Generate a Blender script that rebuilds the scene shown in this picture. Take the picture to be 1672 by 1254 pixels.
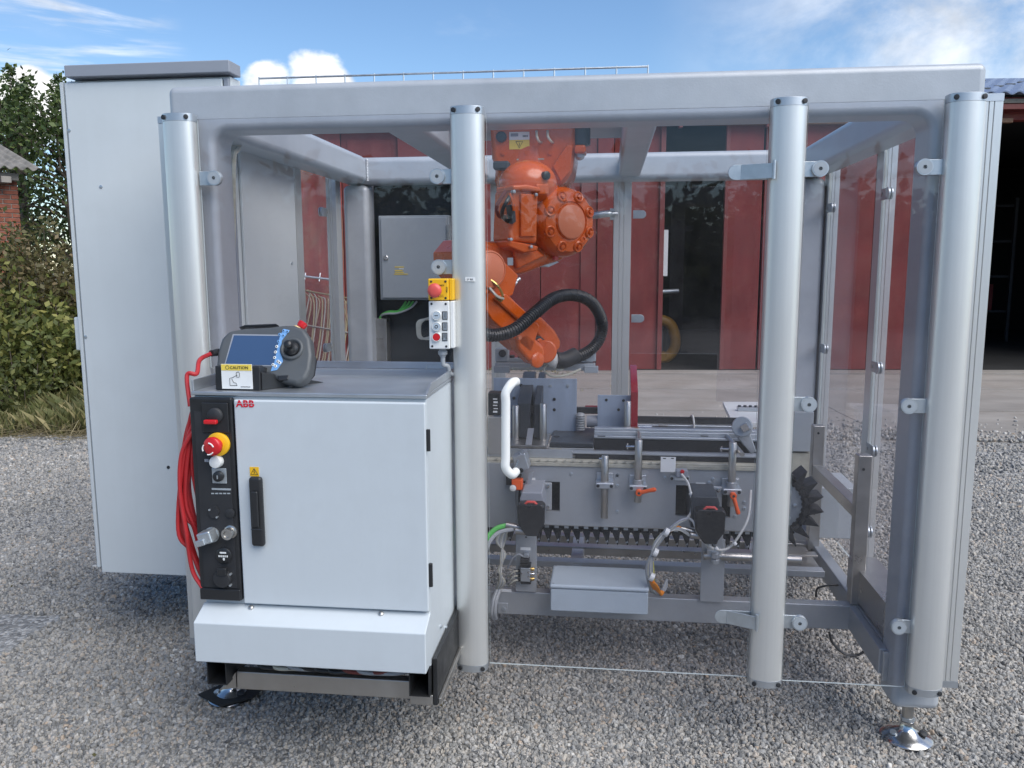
import bpy, bmesh, math, random
import numpy as np
from mathutils import Vector, Matrix, noise as mnoise
random.seed(7); rng = np.random.default_rng(7)
R = math.radians
scene = bpy.context.scene
COL = scene.collection
for o in list(bpy.data.objects): bpy.data.objects.remove(o)

# ------------------------------------------------------------------ camera
FPX, YAW, PITCH, ROLL = 1341.299, -0.117394, 0.142364, -0.0032
CAM = Vector((0.22387, -2.98515, 1.795))
PW, PH = 1672, 1254
def cam_axes():
    f = Vector((math.sin(YAW)*math.cos(PITCH), math.cos(YAW)*math.cos(PITCH), -math.sin(PITCH)))
    r = Vector((math.cos(YAW), -math.sin(YAW), 0)); u = r.cross(f)
    c, s = math.cos(ROLL), math.sin(ROLL)
    return c*r+s*u, -s*r+c*u, f
CR, CU, CF = cam_axes()
cd = bpy.data.cameras.new('camera'); cam = bpy.data.objects.new('camera', cd); COL.objects.link(cam)
cd.sensor_width = 36; cd.lens = FPX/PW*36; cd.clip_start = 0.05; cd.clip_end = 2000
M = Matrix((CR, CU, -CF)).transposed().to_4x4(); M.translation = CAM
cam.matrix_world = M
scene.camera = cam

# ------------------------------------------------------------------ sky, sun, exposure
SUN_EL, SUN_AZ = 48.0, 128.0        # azimuth clockwise from +Y
def ray(px, py): return (CF*FPX + CR*(px-PW/2) - CU*(py-PH/2)).normalized()
w = bpy.data.worlds.new('World'); scene.world = w; w.use_nodes = True
nt = w.node_tree; N = nt.nodes; L = nt.links; N.clear()
def nd(t, **k):
    n = N.new(t)
    for a, b in k.items(): setattr(n, a, b)
    return n
def mth(op, a, b=None, clamp=False):
    n = nd('ShaderNodeMath', operation=op, use_clamp=clamp)
    for i, x in enumerate((a, b)):
        if x is None: continue
        if isinstance(x, (int, float)): n.inputs[i].default_value = x
        else: L.new(x, n.inputs[i])
    return n.outputs[0]
sky = nd('ShaderNodeTexSky', sky_type='NISHITA', sun_disc=False, sun_elevation=R(SUN_EL), sun_rotation=R(SUN_AZ),
         air_density=1.0, dust_density=0.25, ozone_density=3.2, altitude=100)
tc = nd('ShaderNodeTexCoord')
def wmask(direction, lo, hi):
    vm = nd('ShaderNodeVectorMath', operation='DOT_PRODUCT'); L.new(tc.outputs['Generated'], vm.inputs[0]); vm.inputs[1].default_value = direction
    mr = nd('ShaderNodeMapRange', interpolation_type='SMOOTHSTEP'); L.new(vm.outputs['Value'], mr.inputs[0])
    mr.inputs[1].default_value = lo; mr.inputs[2].default_value = hi
    return mr.outputs[0]
def wnoise(scale, detail, stretch=(1, 1, 1), rough=.55, dist=0.0):
    mp = nd('ShaderNodeMapping'); L.new(tc.outputs['Generated'], mp.inputs[0]); mp.inputs['Scale'].default_value = stretch
    n = nd('ShaderNodeTexNoise'); L.new(mp.outputs[0], n.inputs['Vector'])
    n.inputs['Scale'].default_value = scale; n.inputs['Detail'].default_value = detail; n.inputs['Roughness'].default_value = rough; n.inputs['Distortion'].default_value = dist
    return n.outputs[0]
def ramp(v, lo, hi):
    mr = nd('ShaderNodeMapRange', interpolation_type='SMOOTHSTEP'); L.new(v, mr.inputs[0]); mr.inputs[1].default_value = lo; mr.inputs[2].default_value = hi
    return mr.outputs[0]
puff = wnoise(11, 9, (1, 1, 1.5))
wisp = wnoise(3.2, 7, (1, 1.0, 3.2), .6, .6)
# broad cloud fields that go on round the whole sky
field = mth('MULTIPLY', ramp(wisp, .58, .92), .22)
cum = mth('MAXIMUM', wmask(ray(528, 142), math.cos(R(3.5)), math.cos(R(0.3))), mth('MULTIPLY', wmask(ray(445, 148), math.cos(R(2.8)), math.cos(R(0.3))), .85))
cum2 = wmask(ray(60, 185), math.cos(R(3.4)), math.cos(R(.6)))
cumulus = ramp(mth('ADD', mth('MULTIPLY', mth('MAXIMUM', cum, cum2), .52), mth('MULTIPLY', puff, 1.15)), .86, 1.06)
rightfield = mth('MULTIPLY', wmask(ray(2700, 60), math.cos(R(44)), math.cos(R(22))), ramp(wnoise(6, 8, (1, 1, 1.6), .6, .3), .30, .62))
leftwisp = mth('MULTIPLY', wmask(ray(110, 78), math.cos(R(7)), math.cos(R(1))), ramp(wnoise(7, 6, (1, 1, 9), .55, .4), .44, .70))
fac = mth('MAXIMUM', mth('MAXIMUM', field, cumulus), mth('MAXIMUM', mth('MULTIPLY', rightfield, .72), mth('MULTIPLY', leftwisp, .6)), True)
mixc = nd('ShaderNodeMix', data_type='RGBA'); L.new(fac, mixc.inputs[0]); hs_ = nd('ShaderNodeHueSaturation'); hs_.inputs['Saturation'].default_value = 1.08; L.new(sky.outputs[0], hs_.inputs['Color']); L.new(hs_.outputs[0], mixc.inputs[6]); cv_ = nd('ShaderNodeMapRange'); L.new(wnoise(17, 8, (1, 1, 1.3)), cv_.inputs[0]); cv_.inputs[1].default_value = .34; cv_.inputs[2].default_value = .62; cv_.inputs[3].default_value = 5.2; cv_.inputs[4].default_value = 8.2; L.new(cv_.outputs[0], mixc.inputs[7])
bg = nd('ShaderNodeBackground'); bg.inputs[1].default_value = 0.078; L.new(mixc.outputs[2], bg.inputs[0])
wo = nd('ShaderNodeOutputWorld'); L.new(bg.outputs[0], wo.inputs[0])

sd = bpy.data.lights.new('sun', 'SUN'); sun = bpy.data.objects.new('sun', sd); COL.objects.link(sun)
sd.energy = 2.0; sd.angle = R(58); sd.color = (1.0, .955, .88)
sv = Vector((math.sin(R(SUN_AZ))*math.cos(R(SUN_EL)), math.cos(R(SUN_AZ))*math.cos(R(SUN_EL)), math.sin(R(SUN_EL))))
sun.rotation_euler = sv.to_track_quat('Z', 'Y').to_euler(); sun.location = (4, -6, 9)
vs = scene.view_settings; vs.view_transform = 'Standard'; vs.look = 'None'; vs.gamma = 1; vs.use_curve_mapping = False; vs.exposure = 1.10
scene.cycles.max_bounces = 10; scene.cycles.transparent_max_bounces = 24; scene.cycles.glossy_bounces = 4; scene.cycles.diffuse_bounces = 4

# ------------------------------------------------------------------ pixel of the photograph + a known plane -> point in the place
def AP(px, py, o, n):
    d = ray(px, py); o = Vector(o); n = Vector(n); return CAM + d*((o-CAM).dot(n)/d.dot(n))
def A(px, py, y): return AP(px, py, (0, y, 0), (0, 1, 0))
def AX(px, py, x): return AP(px, py, (x, 0, 0), (1, 0, 0))
def AZ(px, py, z): return AP(px, py, (0, 0, z), (0, 0, 1))

# ------------------------------------------------------------------ materials
def pbr(name, col, rough=.5, metal=0., var=.12, vscale=6., bump=0., bscale=60., coat=0., rvar=.12, dirt=0., dirtcol=(.16, .14, .11), spec=.5, island=0., stretch=(1, 1, 1), streak=0., sdir=(45, 45, 1.2)):
    m = bpy.data.materials.new(name); m.use_nodes = True
    t = m.node_tree; n = t.nodes; l = t.links; b = n['Principled BSDF']
    co = n.new('ShaderNodeTexCoord'); mp = n.new('ShaderNodeMapping'); mp.inputs['Scale'].default_value = stretch; l.new(co.outputs['Object'], mp.inputs[0])
    nz = n.new('ShaderNodeTexNoise'); nz.inputs['Scale'].default_value = vscale; nz.inputs['Detail'].default_value = 6; nz.inputs['Roughness'].default_value = .6
    l.new(mp.outputs[0], nz.inputs['Vector'])
    mr = n.new('ShaderNodeMapRange'); mr.inputs[1].default_value = .3; mr.inputs[2].default_value = .7; mr.inputs[3].default_value = 1-var; mr.inputs[4].default_value = 1+var
    l.new(nz.outputs[0], mr.inputs[0])
    mu = n.new('ShaderNodeMix'); mu.data_type = 'RGBA'; mu.blend_type = 'MULTIPLY'; mu.inputs[0].default_value = 1; mu.inputs[6].default_value = (*col, 1); l.new(mr.outputs[0], mu.inputs[7])
    out = mu.outputs[2]
    if island:
        ge = n.new('ShaderNodeNewGeometry'); m2 = n.new('ShaderNodeMapRange'); m2.inputs[3].default_value = 1-island; m2.inputs[4].default_value = 1+island; l.new(ge.outputs['Random Per Island'], m2.inputs[0])
        mu2 = n.new('ShaderNodeMix'); mu2.data_type = 'RGBA'; mu2.blend_type = 'MULTIPLY'; mu2.inputs[0].default_value = 1; l.new(out, mu2.inputs[6]); l.new(m2.outputs[0], mu2.inputs[7]); out = mu2.outputs[2]
    if dirt:
        nz2 = n.new('ShaderNodeTexNoise'); nz2.inputs['Scale'].default_value = vscale*.55; nz2.inputs['Detail'].default_value = 9; nz2.inputs['Roughness'].default_value = .72; l.new(co.outputs['Object'], nz2.inputs['Vector'])
        m3 = n.new('ShaderNodeMapRange'); m3.inputs[1].default_value = .48; m3.inputs[2].default_value = .75; m3.inputs[3].default_value = 0; m3.inputs[4].default_value = dirt; l.new(nz2.outputs[0], m3.inputs[0])
        mu3 = n.new('ShaderNodeMix'); mu3.data_type = 'RGBA'; l.new(m3.outputs[0], mu3.inputs[0]); l.new(out, mu3.inputs[6]); mu3.inputs[7].default_value = (*dirtcol, 1); out = mu3.outputs[2]
    if streak:
        mp5 = n.new('ShaderNodeMapping'); mp5.inputs['Scale'].default_value = sdir; l.new(co.outputs['Object'], mp5.inputs[0])
        n5 = n.new('ShaderNodeTexNoise'); n5.inputs['Scale'].default_value = 1; n5.inputs['Detail'].default_value = 4; n5.inputs['Roughness'].default_value = .7; l.new(mp5.outputs[0], n5.inputs['Vector'])
        m5 = n.new('ShaderNodeMapRange'); m5.inputs[1].default_value = .32; m5.inputs[2].default_value = .68; m5.inputs[3].default_value = 1-streak; m5.inputs[4].default_value = 1+streak*.6; l.new(n5.outputs[0], m5.inputs[0])
        mu5 = n.new('ShaderNodeMix'); mu5.data_type = 'RGBA'; mu5.blend_type = 'MULTIPLY'; mu5.inputs[0].default_value = 1; l.new(out, mu5.inputs[6]); l.new(m5.outputs[0], mu5.inputs[7]); out = mu5.outputs[2]
    l.new(out, b.inputs['Base Color'])
    m4 = n.new('ShaderNodeMapRange'); m4.inputs[1].default_value = .3; m4.inputs[2].default_value = .7; m4.inputs[3].default_value = max(.03, rough-rvar); m4.inputs[4].default_value = min(1, rough+rvar)
    l.new(nz.outputs[0], m4.inputs[0]); l.new(m4.outputs[0], b.inputs['Roughness'])
    b.inputs['Metallic'].default_value = metal; b.inputs['Specular IOR Level'].default_value = spec
    b.inputs['Coat Weight'].default_value = coat; b.inputs['Coat Roughness'].default_value = .12
    if bump:
        nb = n.new('ShaderNodeTexNoise'); nb.inputs['Scale'].default_value = bscale; nb.inputs['Detail'].default_value = 5; l.new(mp.outputs[0], nb.inputs['Vector'])
        bp = n.new('ShaderNodeBump'); bp.inputs['Strength'].default_value = bump; bp.inputs['Distance'].default_value = .01; l.new(nb.outputs[0], bp.inputs['Height']); l.new(bp.outputs[0], b.inputs['Normal'])
    return m
m = {}
m['frame'] = pbr('silver_paint', (.42, .445, .475), .46, .18, .05, 3, .05, 160, .10, .09, .22, (.27, .27, .27), streak=.05, sdir=(9, 9, 9))
m['anod'] = pbr('anodised_aluminium', (.70, .705, .69), .36, .62, .05, 2, 0, 0, 0, .07, .20, (.42, .42, .42), stretch=(1, 1, .15), streak=.03, sdir=(70, 70, .6))
m['alu'] = pbr('raw_aluminium', (.52, .55, .58), .38, .8, .07, 5, 0, 0, 0, .08, .12, (.3, .3, .3))
m['bluealu'] = pbr('filmed_aluminium_sheet', (.40, .475, .59), .38, .25, .12, 5, stretch=(4, 1, .4), rvar=.1)
m['steel'] = pbr('stainless_steel', (.50, .485, .46), .34, .92, .10, 7, .02, 300, 0, .1, .18, (.2, .18, .15))
m['chrome'] = pbr('polished_steel', (.56, .56, .56), .20, 1, .04, 7, rvar=.04)
m['zinc'] = pbr('zinc_plate', (.50, .54, .57), .38, .75, .10, 30, rvar=.08)
m['cab'] = pbr('light_grey_enamel', (.595, .63, .64), .38, 0, .03, 2, .10, 4, .1, .08, .16, (.40, .40, .37), streak=.014, sdir=(10, 10, .6))
m['ctrl'] = pbr('pale_grey_enamel', (.53, .575, .605), .40, 0, .03, 3, .08, 5, .1, .08, .18, (.34, .35, .35), streak=.015, sdir=(10, 10, 2))
m['lid'] = pbr('grey_lid_paint', (.27, .29, .33), .45, 0, .04, 3, .04, 300)
m['grey'] = pbr('mid_grey_paint', (.36, .395, .425), .42, .1, .05, 4, .03, 250, 0, .05, .10, (.2, .2, .2))
m['plate'] = pbr('grey_machine_plate', (.43, .455, .48), .40, .45, .06, 4, .02, 200, 0, .06, .15, (.2, .2, .2))
m['box'] = pbr('junction_box_paint', (.44, .51, .57), .5, 0, .04, 8, .25, 420, 0, .05, .08, (.2, .2, .2))
m['black'] = pbr('black_plastic', (.018, .019, .021), .38, 0, .15, 10, .03, 300)
m['blackpanel'] = pbr('black_panel_sheet', (.018, .024, .030), .22, 0, .25, 5, rvar=.08, dirt=.15, dirtcol=(.07, .08, .09))
m['matteblack'] = pbr('matt_black_plate', (.022, .023, .026), .6, 0, .2, 10)
m['slate'] = pbr('dark_slate_block', (.045, .052, .062), .42, 0, .1, 10)
m['pend'] = pbr('charcoal_moulding', (.075, .082, .088), .5, 0, .05, 8, .06, 500)
m['screen'] = pbr('screen_glass', (.045, .085, .17), .14, 0, .05, 2, coat=.6, rvar=.02)
m['keyblue'] = pbr('blue_key_foil', (.16, .34, .62), .4, 0, .1, 60)
m['white'] = pbr('white_plastic', (.72, .73, .72), .4, 0, .03, 5, dirt=.12, dirtcol=(.4, .38, .33))
m['cream'] = pbr('cream_plastic', (.80, .62, .30), .4, 0, .04, 5)
m['paper'] = pbr('white_label', (.78, .79, .78), .5, 0, .03, 20)
m['ink'] = pbr('black_print', (.02, .02, .02), .5)
m['yellow'] = pbr('yellow_enclosure', (.80, .46, .015), .38, 0, .03, 10)
m['yellowlabel'] = pbr('yellow_label', (.82, .62, .10), .5, 0, .04, 20)
m['red'] = pbr('red_plastic', (.55, .015, .02), .32, 0, .05, 10)
m['redsoft'] = pbr('faded_red_plastic', (.66, .09, .075), .4, 0, .05, 10)
m['redpaint'] = pbr('red_logo_paint', (.62, .01, .03), .45)
m['redcable'] = pbr('red_cable_sheath', (.42, .022, .026), .42, 0, .14, 9)
m['redglass'] = pbr('red_acrylic', (.26, .008, .018), .12, 0, .1, 3, rvar=.03)
m['orange'] = pbr('orange_robot_paint', (.62, .100, .006), .28, 0, .06, 6, .05, 90, .35, .08, .10, (.30, .06, .02))
m['orangelever'] = pbr('orange_lever_plastic', (.85, .12, .02), .4, 0, .05, 10)
m['disc'] = pbr('pinkish_cover_disc', (.66, .20, .10), .38, 0, .05, 6)
m['greycable'] = pbr('grey_cable_sheath', (.32, .34, .36), .5, 0, .08, 20)
m['clearhose'] = pbr('clear_air_hose', (.46, .45, .38), .25, 0, .12, 20)
m['whitewire'] = pbr('white_wire', (.6, .6, .57), .45, 0, .08, 20)
m['greencable'] = pbr('green_cable_sheath', (.09, .42, .09), .42, 0, .1, 20)
m['orangecable'] = pbr('orange_cable_sheath', (.75, .25, .02), .45, 0, .1, 20)
m['yellowwire'] = pbr('yellow_wire', (.6, .55, .05), .45)
m['belt'] = pbr('worn_cream_belt', (.40, .39, .33), .55, 0, .2, 14, .1, 90, dirt=.35, dirtcol=(.2, .18, .14))
m['brass'] = pbr('brass', (.60, .40, .14), .3, .9, .1, 20)
m['reddoor'] = pbr('weathered_red_paint', (.170, .034, .032), .8, 0, .24, 1.3, .15, 22, 0, .12, .55, (.30, .105, .085), streak=.09, sdir=(6, 6, .35), spec=.25)
m['redpatch'] = pbr('peeled_red_paint', (.27, .045, .038), .65, 0, .25, 2, .15, 40, 0, .1, .95, (.34, .25, .15), streak=.2, sdir=(9, 9, .5))
m['reddark'] = pbr('dark_red_trim', (.16, .025, .022), .6, 0, .25, 2, .1, 30, dirt=.4)
m['darkin'] = pbr('shade_black_interior', (.012, .012, .012), .85, 0, .4, .8)  # near-black base colour stands in for the deep shade inside the hall
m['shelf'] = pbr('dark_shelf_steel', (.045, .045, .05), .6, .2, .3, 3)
m['rust'] = pbr('rusty_steel', (.16, .09, .055), .75, .1, .35, 6, .2, 60, island=.3)
m['rodpale'] = pbr('weathered_bare_rod', (.22, .17, .11), .8, 0, .3, 8)
m['roof'] = pbr('blue_grey_roof_tile', (.20, .255, .37), .4, .1, .08, 1.5, .08, 20)
m['fibre'] = pbr('weathered_fibre_cement', (.20, .185, .165), .85, 0, .3, 5, .3, 40, dirt=.5, dirtcol=(.09, .09, .06))
m['timber'] = pbr('grey_weathered_timber', (.24, .22, .20), .8, 0, .25, 6, .3, 30, stretch=(1, 1, .2))
m['brick'] = pbr('red_brick', (.25, .082, .050), .85, 0, .35, 9, .4, 60)
m['mortar'] = pbr('lime_mortar', (.28, .26, .23), .9, 0, .15, 12, .4, 80)
m['concrete'] = pbr('worn_concrete', (.265, .245, .222), .88, 0, .22, 1.9, .5, 18, 0, .08, .75, (.21, .18, .15), stretch=(.35, 1, 1))
m['bark'] = pbr('bark', (.10, .08, .06), .9, 0, .3, 12, .5, 40)
m['yellowmach'] = pbr('yellow_machine_paint', (.30, .15, .01), .5, 0, .2, 5, dirt=.7, dirtcol=(.05, .04, .03))
m['weldbead'] = pbr('weld_bead', (.60, .62, .64), .4, .6, .2, 60, .4, 120)
m['rubber'] = pbr('black_rubber_mat', (.015, .015, .016), .75, 0, .2, 20, .2, 150)

def leafmat(name, col, col2):
    mm = bpy.data.materials.new(name); mm.use_nodes = True; t = mm.node_tree; n = t.nodes; l = t.links; b = n['Principled BSDF']
    ge = n.new('ShaderNodeNewGeometry'); cr = n.new('ShaderNodeValToRGB'); l.new(ge.outputs['Random Per Island'], cr.inputs[0])
    cr.color_ramp.elements[0].color = (*[c*.55 for c in col], 1); cr.color_ramp.elements[1].color = (*col2, 1)
    e = cr.color_ramp.elements.new(.55); e.color = (*col, 1)
    l.new(cr.outputs[0], b.inputs['Base Color']); b.inputs['Roughness'].default_value = .55
    tr = n.new('ShaderNodeBsdfTranslucent'); l.new(cr.outputs[0], tr.inputs[0]); mx = n.new('ShaderNodeMixShader'); mx.inputs[0].default_value = .25
    l.new(b.outputs[0], mx.inputs[1]); l.new(tr.outputs[0], mx.inputs[2]); l.new(mx.outputs[0], n['Material Output'].inputs[0])
    return mm
m['leaf_tree'] = leafmat('dark_green_leaf', (.062, .10, .026), (.14, .18, .05))
m['leaf_olive'] = leafmat('olive_leaf', (.095, .115, .03), (.20, .20, .06))
m['leaf_lime'] = leafmat('yellow_green_leaf', (.14, .165, .04), (.30, .28, .08))
m['leaf_russet'] = leafmat('russet_leaf', (.13, .115, .04), (.22, .16, .08))
m['grass'] = leafmat('grass_blade', (.14, .15, .05), (.40, .34, .17))
m['straw'] = leafmat('dry_straw', (.26, .21, .11), (.40, .34, .20))

def glassmat(name, tint, refl=1.0):
    mm = bpy.data.materials.new(name); mm.use_nodes = True; t = mm.node_tree; n = t.nodes; l = t.links; n.clear()
    o = n.new('ShaderNodeOutputMaterial'); tr = n.new('ShaderNodeBsdfTransparent'); tr.inputs[0].default_value = (*tint, 1)
    gl = n.new('ShaderNodeBsdfGlossy'); gl.inputs['Roughness'].default_value = .015
    # Schlick reflectance, the same on both faces of the thin sheet
    ge = n.new('ShaderNodeNewGeometry'); dt = n.new('ShaderNodeVectorMath'); dt.operation = 'DOT_PRODUCT'; l.new(ge.outputs['Normal'], dt.inputs[0]); l.new(ge.outputs['Incoming'], dt.inputs[1])
    def mm_(op, a, b_=None):
        q = n.new('ShaderNodeMath'); q.operation = op
        for i, x in enumerate((a, b_)):
            if x is None: continue
            if isinstance(x, (int, float)): q.inputs[i].default_value = x
            else: l.new(x, q.inputs[i])
        return q.outputs[0]
    frs = mm_('ADD', mm_('MULTIPLY', mm_('POWER', mm_('SUBTRACT', 1.0, mm_('ABSOLUTE', dt.outputs['Value'])), 5.0), .90*refl), .04*refl)
    # faint smears and dust: a little diffuse haze with its own shape
    co = n.new('ShaderNodeTexCoord'); nz = n.new('ShaderNodeTexNoise'); nz.inputs['Scale'].default_value = 2.2; nz.inputs['Detail'].default_value = 8; nz.inputs['Roughness'].default_value = .7; nz.inputs['Distortion'].default_value = 1.2
    l.new(co.outputs['Object'], nz.inputs['Vector'])
    mr = n.new('ShaderNodeMapRange'); mr.inputs[1].default_value = .40; mr.inputs[2].default_value = .78; mr.inputs[3].default_value = .003; mr.inputs[4].default_value = .020; l.new(nz.outputs[0], mr.inputs[0])
    df = n.new('ShaderNodeBsdfDiffuse'); df.inputs[0].default_value = (.5, .5, .5, 1)
    m1 = n.new('ShaderNodeMixShader'); l.new(mr.outputs[0], m1.inputs[0]); l.new(tr.outputs[0], m1.inputs[1]); l.new(df.outputs[0], m1.inputs[2])
    m2 = n.new('ShaderNodeMixShader'); l.new(frs, m2.inputs[0]); l.new(m1.outputs[0], m2.inputs[1]); l.new(gl.outputs[0], m2.inputs[2]); l.new(m2.outputs[0], o.inputs[0])
    return mm
m['glass'] = glassmat('clear_polycarbonate', (.955, .950, .962), .72)
m['glassedge'] = pbr('polished_pane_edge', (.50, .56, .56), .2, 0, .1, 6)

# ------------------------------------------------------------------ helpers
WO = {}                     # world origins
def tag(o, label=None, cat=None, group=None, kind=None):
    if label: o['label'] = label
    if cat: o['category'] = cat
    if group: o['group'] = group
    if kind: o['kind'] = kind
    return o
def empty(name, loc, label, cat, group=None):
    o = bpy.data.objects.new(name, None); COL.objects.link(o); o.location = loc; o.empty_display_size = .1
    WO[o] = Vector(loc); return tag(o, label, cat, group)
class MB:
    def __init__(s): s.v = []; s.f = []; s.mi = []
    def add(s, vs_, fs, mi=0):
        b = len(s.v); s.v += [Vector(x) for x in vs_]; s.f += [tuple(i+b for i in f) for f in fs]; s.mi += [mi]*len(fs); return s
    def box(s, x0, x1, y0, y1, z0, z1, mi=0):
        if x0 > x1: x0, x1 = x1, x0
        if y0 > y1: y0, y1 = y1, y0
        if z0 > z1: z0, z1 = z1, z0
        return s.add([(x0,y0,z0),(x1,y0,z0),(x1,y1,z0),(x0,y1,z0),(x0,y0,z1),(x1,y0,z1),(x1,y1,z1),(x0,y1,z1)],
                     [(0,3,2,1),(4,5,6,7),(0,1,5,4),(1,2,6,5),(2,3,7,6),(3,0,4,7)], mi)
    def obox(s, c, ax, ay, az):
        c = Vector(c); ax = Vector(ax)/2; ay = Vector(ay)/2; az = Vector(az)/2
        return s.add([c+i*ax+j*ay+k*az for k in (-1,1) for i, j in ((-1,-1),(1,-1),(1,1),(-1,1))], [(0,3,2,1),(4,5,6,7),(0,1,5,4),(1,2,6,5),(2,3,7,6),(3,0,4,7)])
    def prism(s, pts, vec, mi=0):
        pts = [Vector(p) for p in pts]; vec = Vector(vec); n = len(pts)
        nn = Vector((0,0,0))
        for i in range(n): nn += pts[i].cross(pts[(i+1) % n])
        if nn.dot(vec) > 0: pts = pts[::-1]
        return s.add(pts+[p+vec for p in pts], [tuple(range(n)), tuple(range(2*n-1, n-1, -1))]+[(i, n+i, n+(i+1) % n, (i+1) % n) for i in range(n)], mi)
    def cyl(s, a, b, r0, r1=None, n=16):
        a = Vector(a); b = Vector(b); r1 = r0 if r1 is None else r1
        return s.lathe(a, (b-a), [(r0, 0), (r1, (b-a).length)], n)
    def lathe(s, o, axis, prof, n=20):
        o = Vector(o); ax = Vector(axis).normalized(); t = Vector((0,0,1)) if abs(ax.z) < .9 else Vector((1,0,0))
        u = ax.cross(t).normalized(); v = ax.cross(u)
        base = len(s.v); k = len(prof)
        for r, h in prof:
            for i in range(n):
                a_ = 2*math.pi*i/n; s.v.append(o+ax*h+(u*math.cos(a_)+v*math.sin(a_))*r)
        for j in range(k-1):
            for i in range(n):
                i2 = (i+1) % n; s.f.append((base+j*n+i, base+(j+1)*n+i, base+(j+1)*n+i2, base+j*n+i2)); s.mi.append(0)
        s.f.append(tuple(base+i for i in range(n))); s.f.append(tuple(base+(k-1)*n+i for i in range(n-1, -1, -1))); s.mi += [0, 0]
        return s
    def tube(s, pts, r, n=8, closed=False):
        pts = [Vector(p) for p in pts]; k = len(pts); base = len(s.v)
        rr = r if hasattr(r, '__len__') else [r]*k
        up = None
        for i, p in enumerate(pts):
            t = (pts[min(i+1, k-1)]-pts[max(i-1, 0)]).normalized()
            if up is None:
                up = t.cross(Vector((0,0,1)) if abs(t.z) < .9 else Vector((1,0,0))).normalized()
            up = (up - t*up.dot(t)).normalized(); v = t.cross(up)
            for j in range(n):
                a_ = 2*math.pi*j/n; s.v.append(p+(up*math.cos(a_)+v*math.sin(a_))*rr[i])
        for i in range(k-1):
            for j in range(n):
                j2 = (j+1) % n; s.f.append((base+i*n+j, base+i*n+j2, base+(i+1)*n+j2, base+(i+1)*n+j)); s.mi.append(0)
        s.f.append(tuple(base+j for j in range(n-1, -1, -1))); s.f.append(tuple(base+(k-1)*n+j for j in range(n))); s.mi += [0, 0]
        return s
    def ball(s, c, rx, ry=None, rz=None, nu=16, nv=10):
        ry = ry or rx; rz = rz or rx; c = Vector(c); base = len(s.v)
        s.v.append(c+Vector((0,0,rz)))
        for j in range(1, nv):
            th = math.pi*j/nv
            for i in range(nu):
                ph = 2*math.pi*i/nu; s.v.append(c+Vector((rx*math.sin(th)*math.cos(ph), ry*math.sin(th)*math.sin(ph), rz*math.cos(th))))
        s.v.append(c-Vector((0,0,rz)))
        for i in range(nu):
            s.f.append((base, base+1+i, base+1+(i+1) % nu)); s.mi.append(0)
            for j in range(nv-2):
                a_ = base+1+j*nu; s.f.append((a_+i, a_+nu+i, a_+nu+(i+1) % nu, a_+(i+1) % nu)); s.mi.append(0)
            a_ = base+1+(nv-2)*nu; s.f.append((a_+i, len(s.v)-1, a_+(i+1) % nu)); s.mi.append(0)
        return s
    def build(s, name, mat, parent=None, bevel=0, seg=2, ang=40, kind=None, label=None, cat=None, group=None, fast=False):
        lo = Vector([min(v[i] for v in s.v) for i in range(3)]); hi = Vector([max(v[i] for v in s.v) for i in range(3)])
        c = Vector(((lo.x+hi.x)/2, (lo.y+hi.y)/2, lo.z))
        me = bpy.data.meshes.new(name)
        me.from_pydata([tuple(v-c) for v in s.v], [], s.f)
        mats = mat if isinstance(mat, (list, tuple)) else [mat]
        for x in mats: me.materials.append(m[x] if isinstance(x, str) else x)
        if len(mats) > 1: me.polygons.foreach_set('material_index', s.mi)
        if not fast:
            bm = bmesh.new(); bm.from_mesh(me)
            bmesh.ops.recalc_face_normals(bm, faces=bm.faces)
            for f in bm.faces: f.smooth = True
            ca = R(ang)
            for e in bm.edges:
                e.smooth = len(e.link_faces) == 2 and e.calc_face_angle(0) < ca
            bm.to_mesh(me); bm.free()
        o = bpy.data.objects.new(name, me); COL.objects.link(o)
        WO[o] = c
        if parent: o.parent = parent; o.location = c-WO[parent]
        else: o.location = c
        if bevel:
            b = o.modifiers.new('bevel', 'BEVEL'); b.width = bevel; b.segments = seg; b.limit_method = 'ANGLE'; b.angle_limit = R(35); b.harden_normals = True
        tag(o, label, cat, group, kind)
        return o
def put(src, delta, parent=None, mat=None, label=None, group=None):
    """copy of an object (mesh data shared) moved by delta in the world; parent defaults to the source's"""
    o = src.copy(); COL.objects.link(o); par = parent or src.parent
    WO[o] = WO[src]+Vector(delta); o.parent = par
    o.location = WO[o]-(WO[par] if par else Vector((0,0,0)))
    if label: o['label'] = label
    if group: o['group'] = group
    return o
def putc(src, delta):
    """the same with the source's children"""
    o = put(src, delta)
    for c in list(src.children): put(c, delta, o)
    return o
def bx(name, mat, parent, x0, x1, y0, y1, z0, z1, bevel=.003, **k): return MB().box(x0, x1, y0, y1, z0, z1).build(name, mat, parent, bevel, **k)
def spline(pts, per=8):
    pts = [Vector(p) for p in pts]; q = [2*pts[0]-pts[1]]+pts+[2*pts[-1]-pts[-2]]; out = []
    for i in range(1, len(q)-2):
        for t_ in range(per):
            t = t_/per; a, b, c, d = q[i-1], q[i], q[i+1], q[i+2]
            out.append(.5*((2*b)+(c-a)*t+(2*a-5*b+4*c-d)*t*t+(3*b-a-3*c+d)*t**3))
    out.append(pts[-1]); return out
def wire(name, mat, parent, pts, r, per=8, n=7, **k): return MB().tube(spline(pts, per), r, n).build(name, mat, parent, **k)
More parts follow.
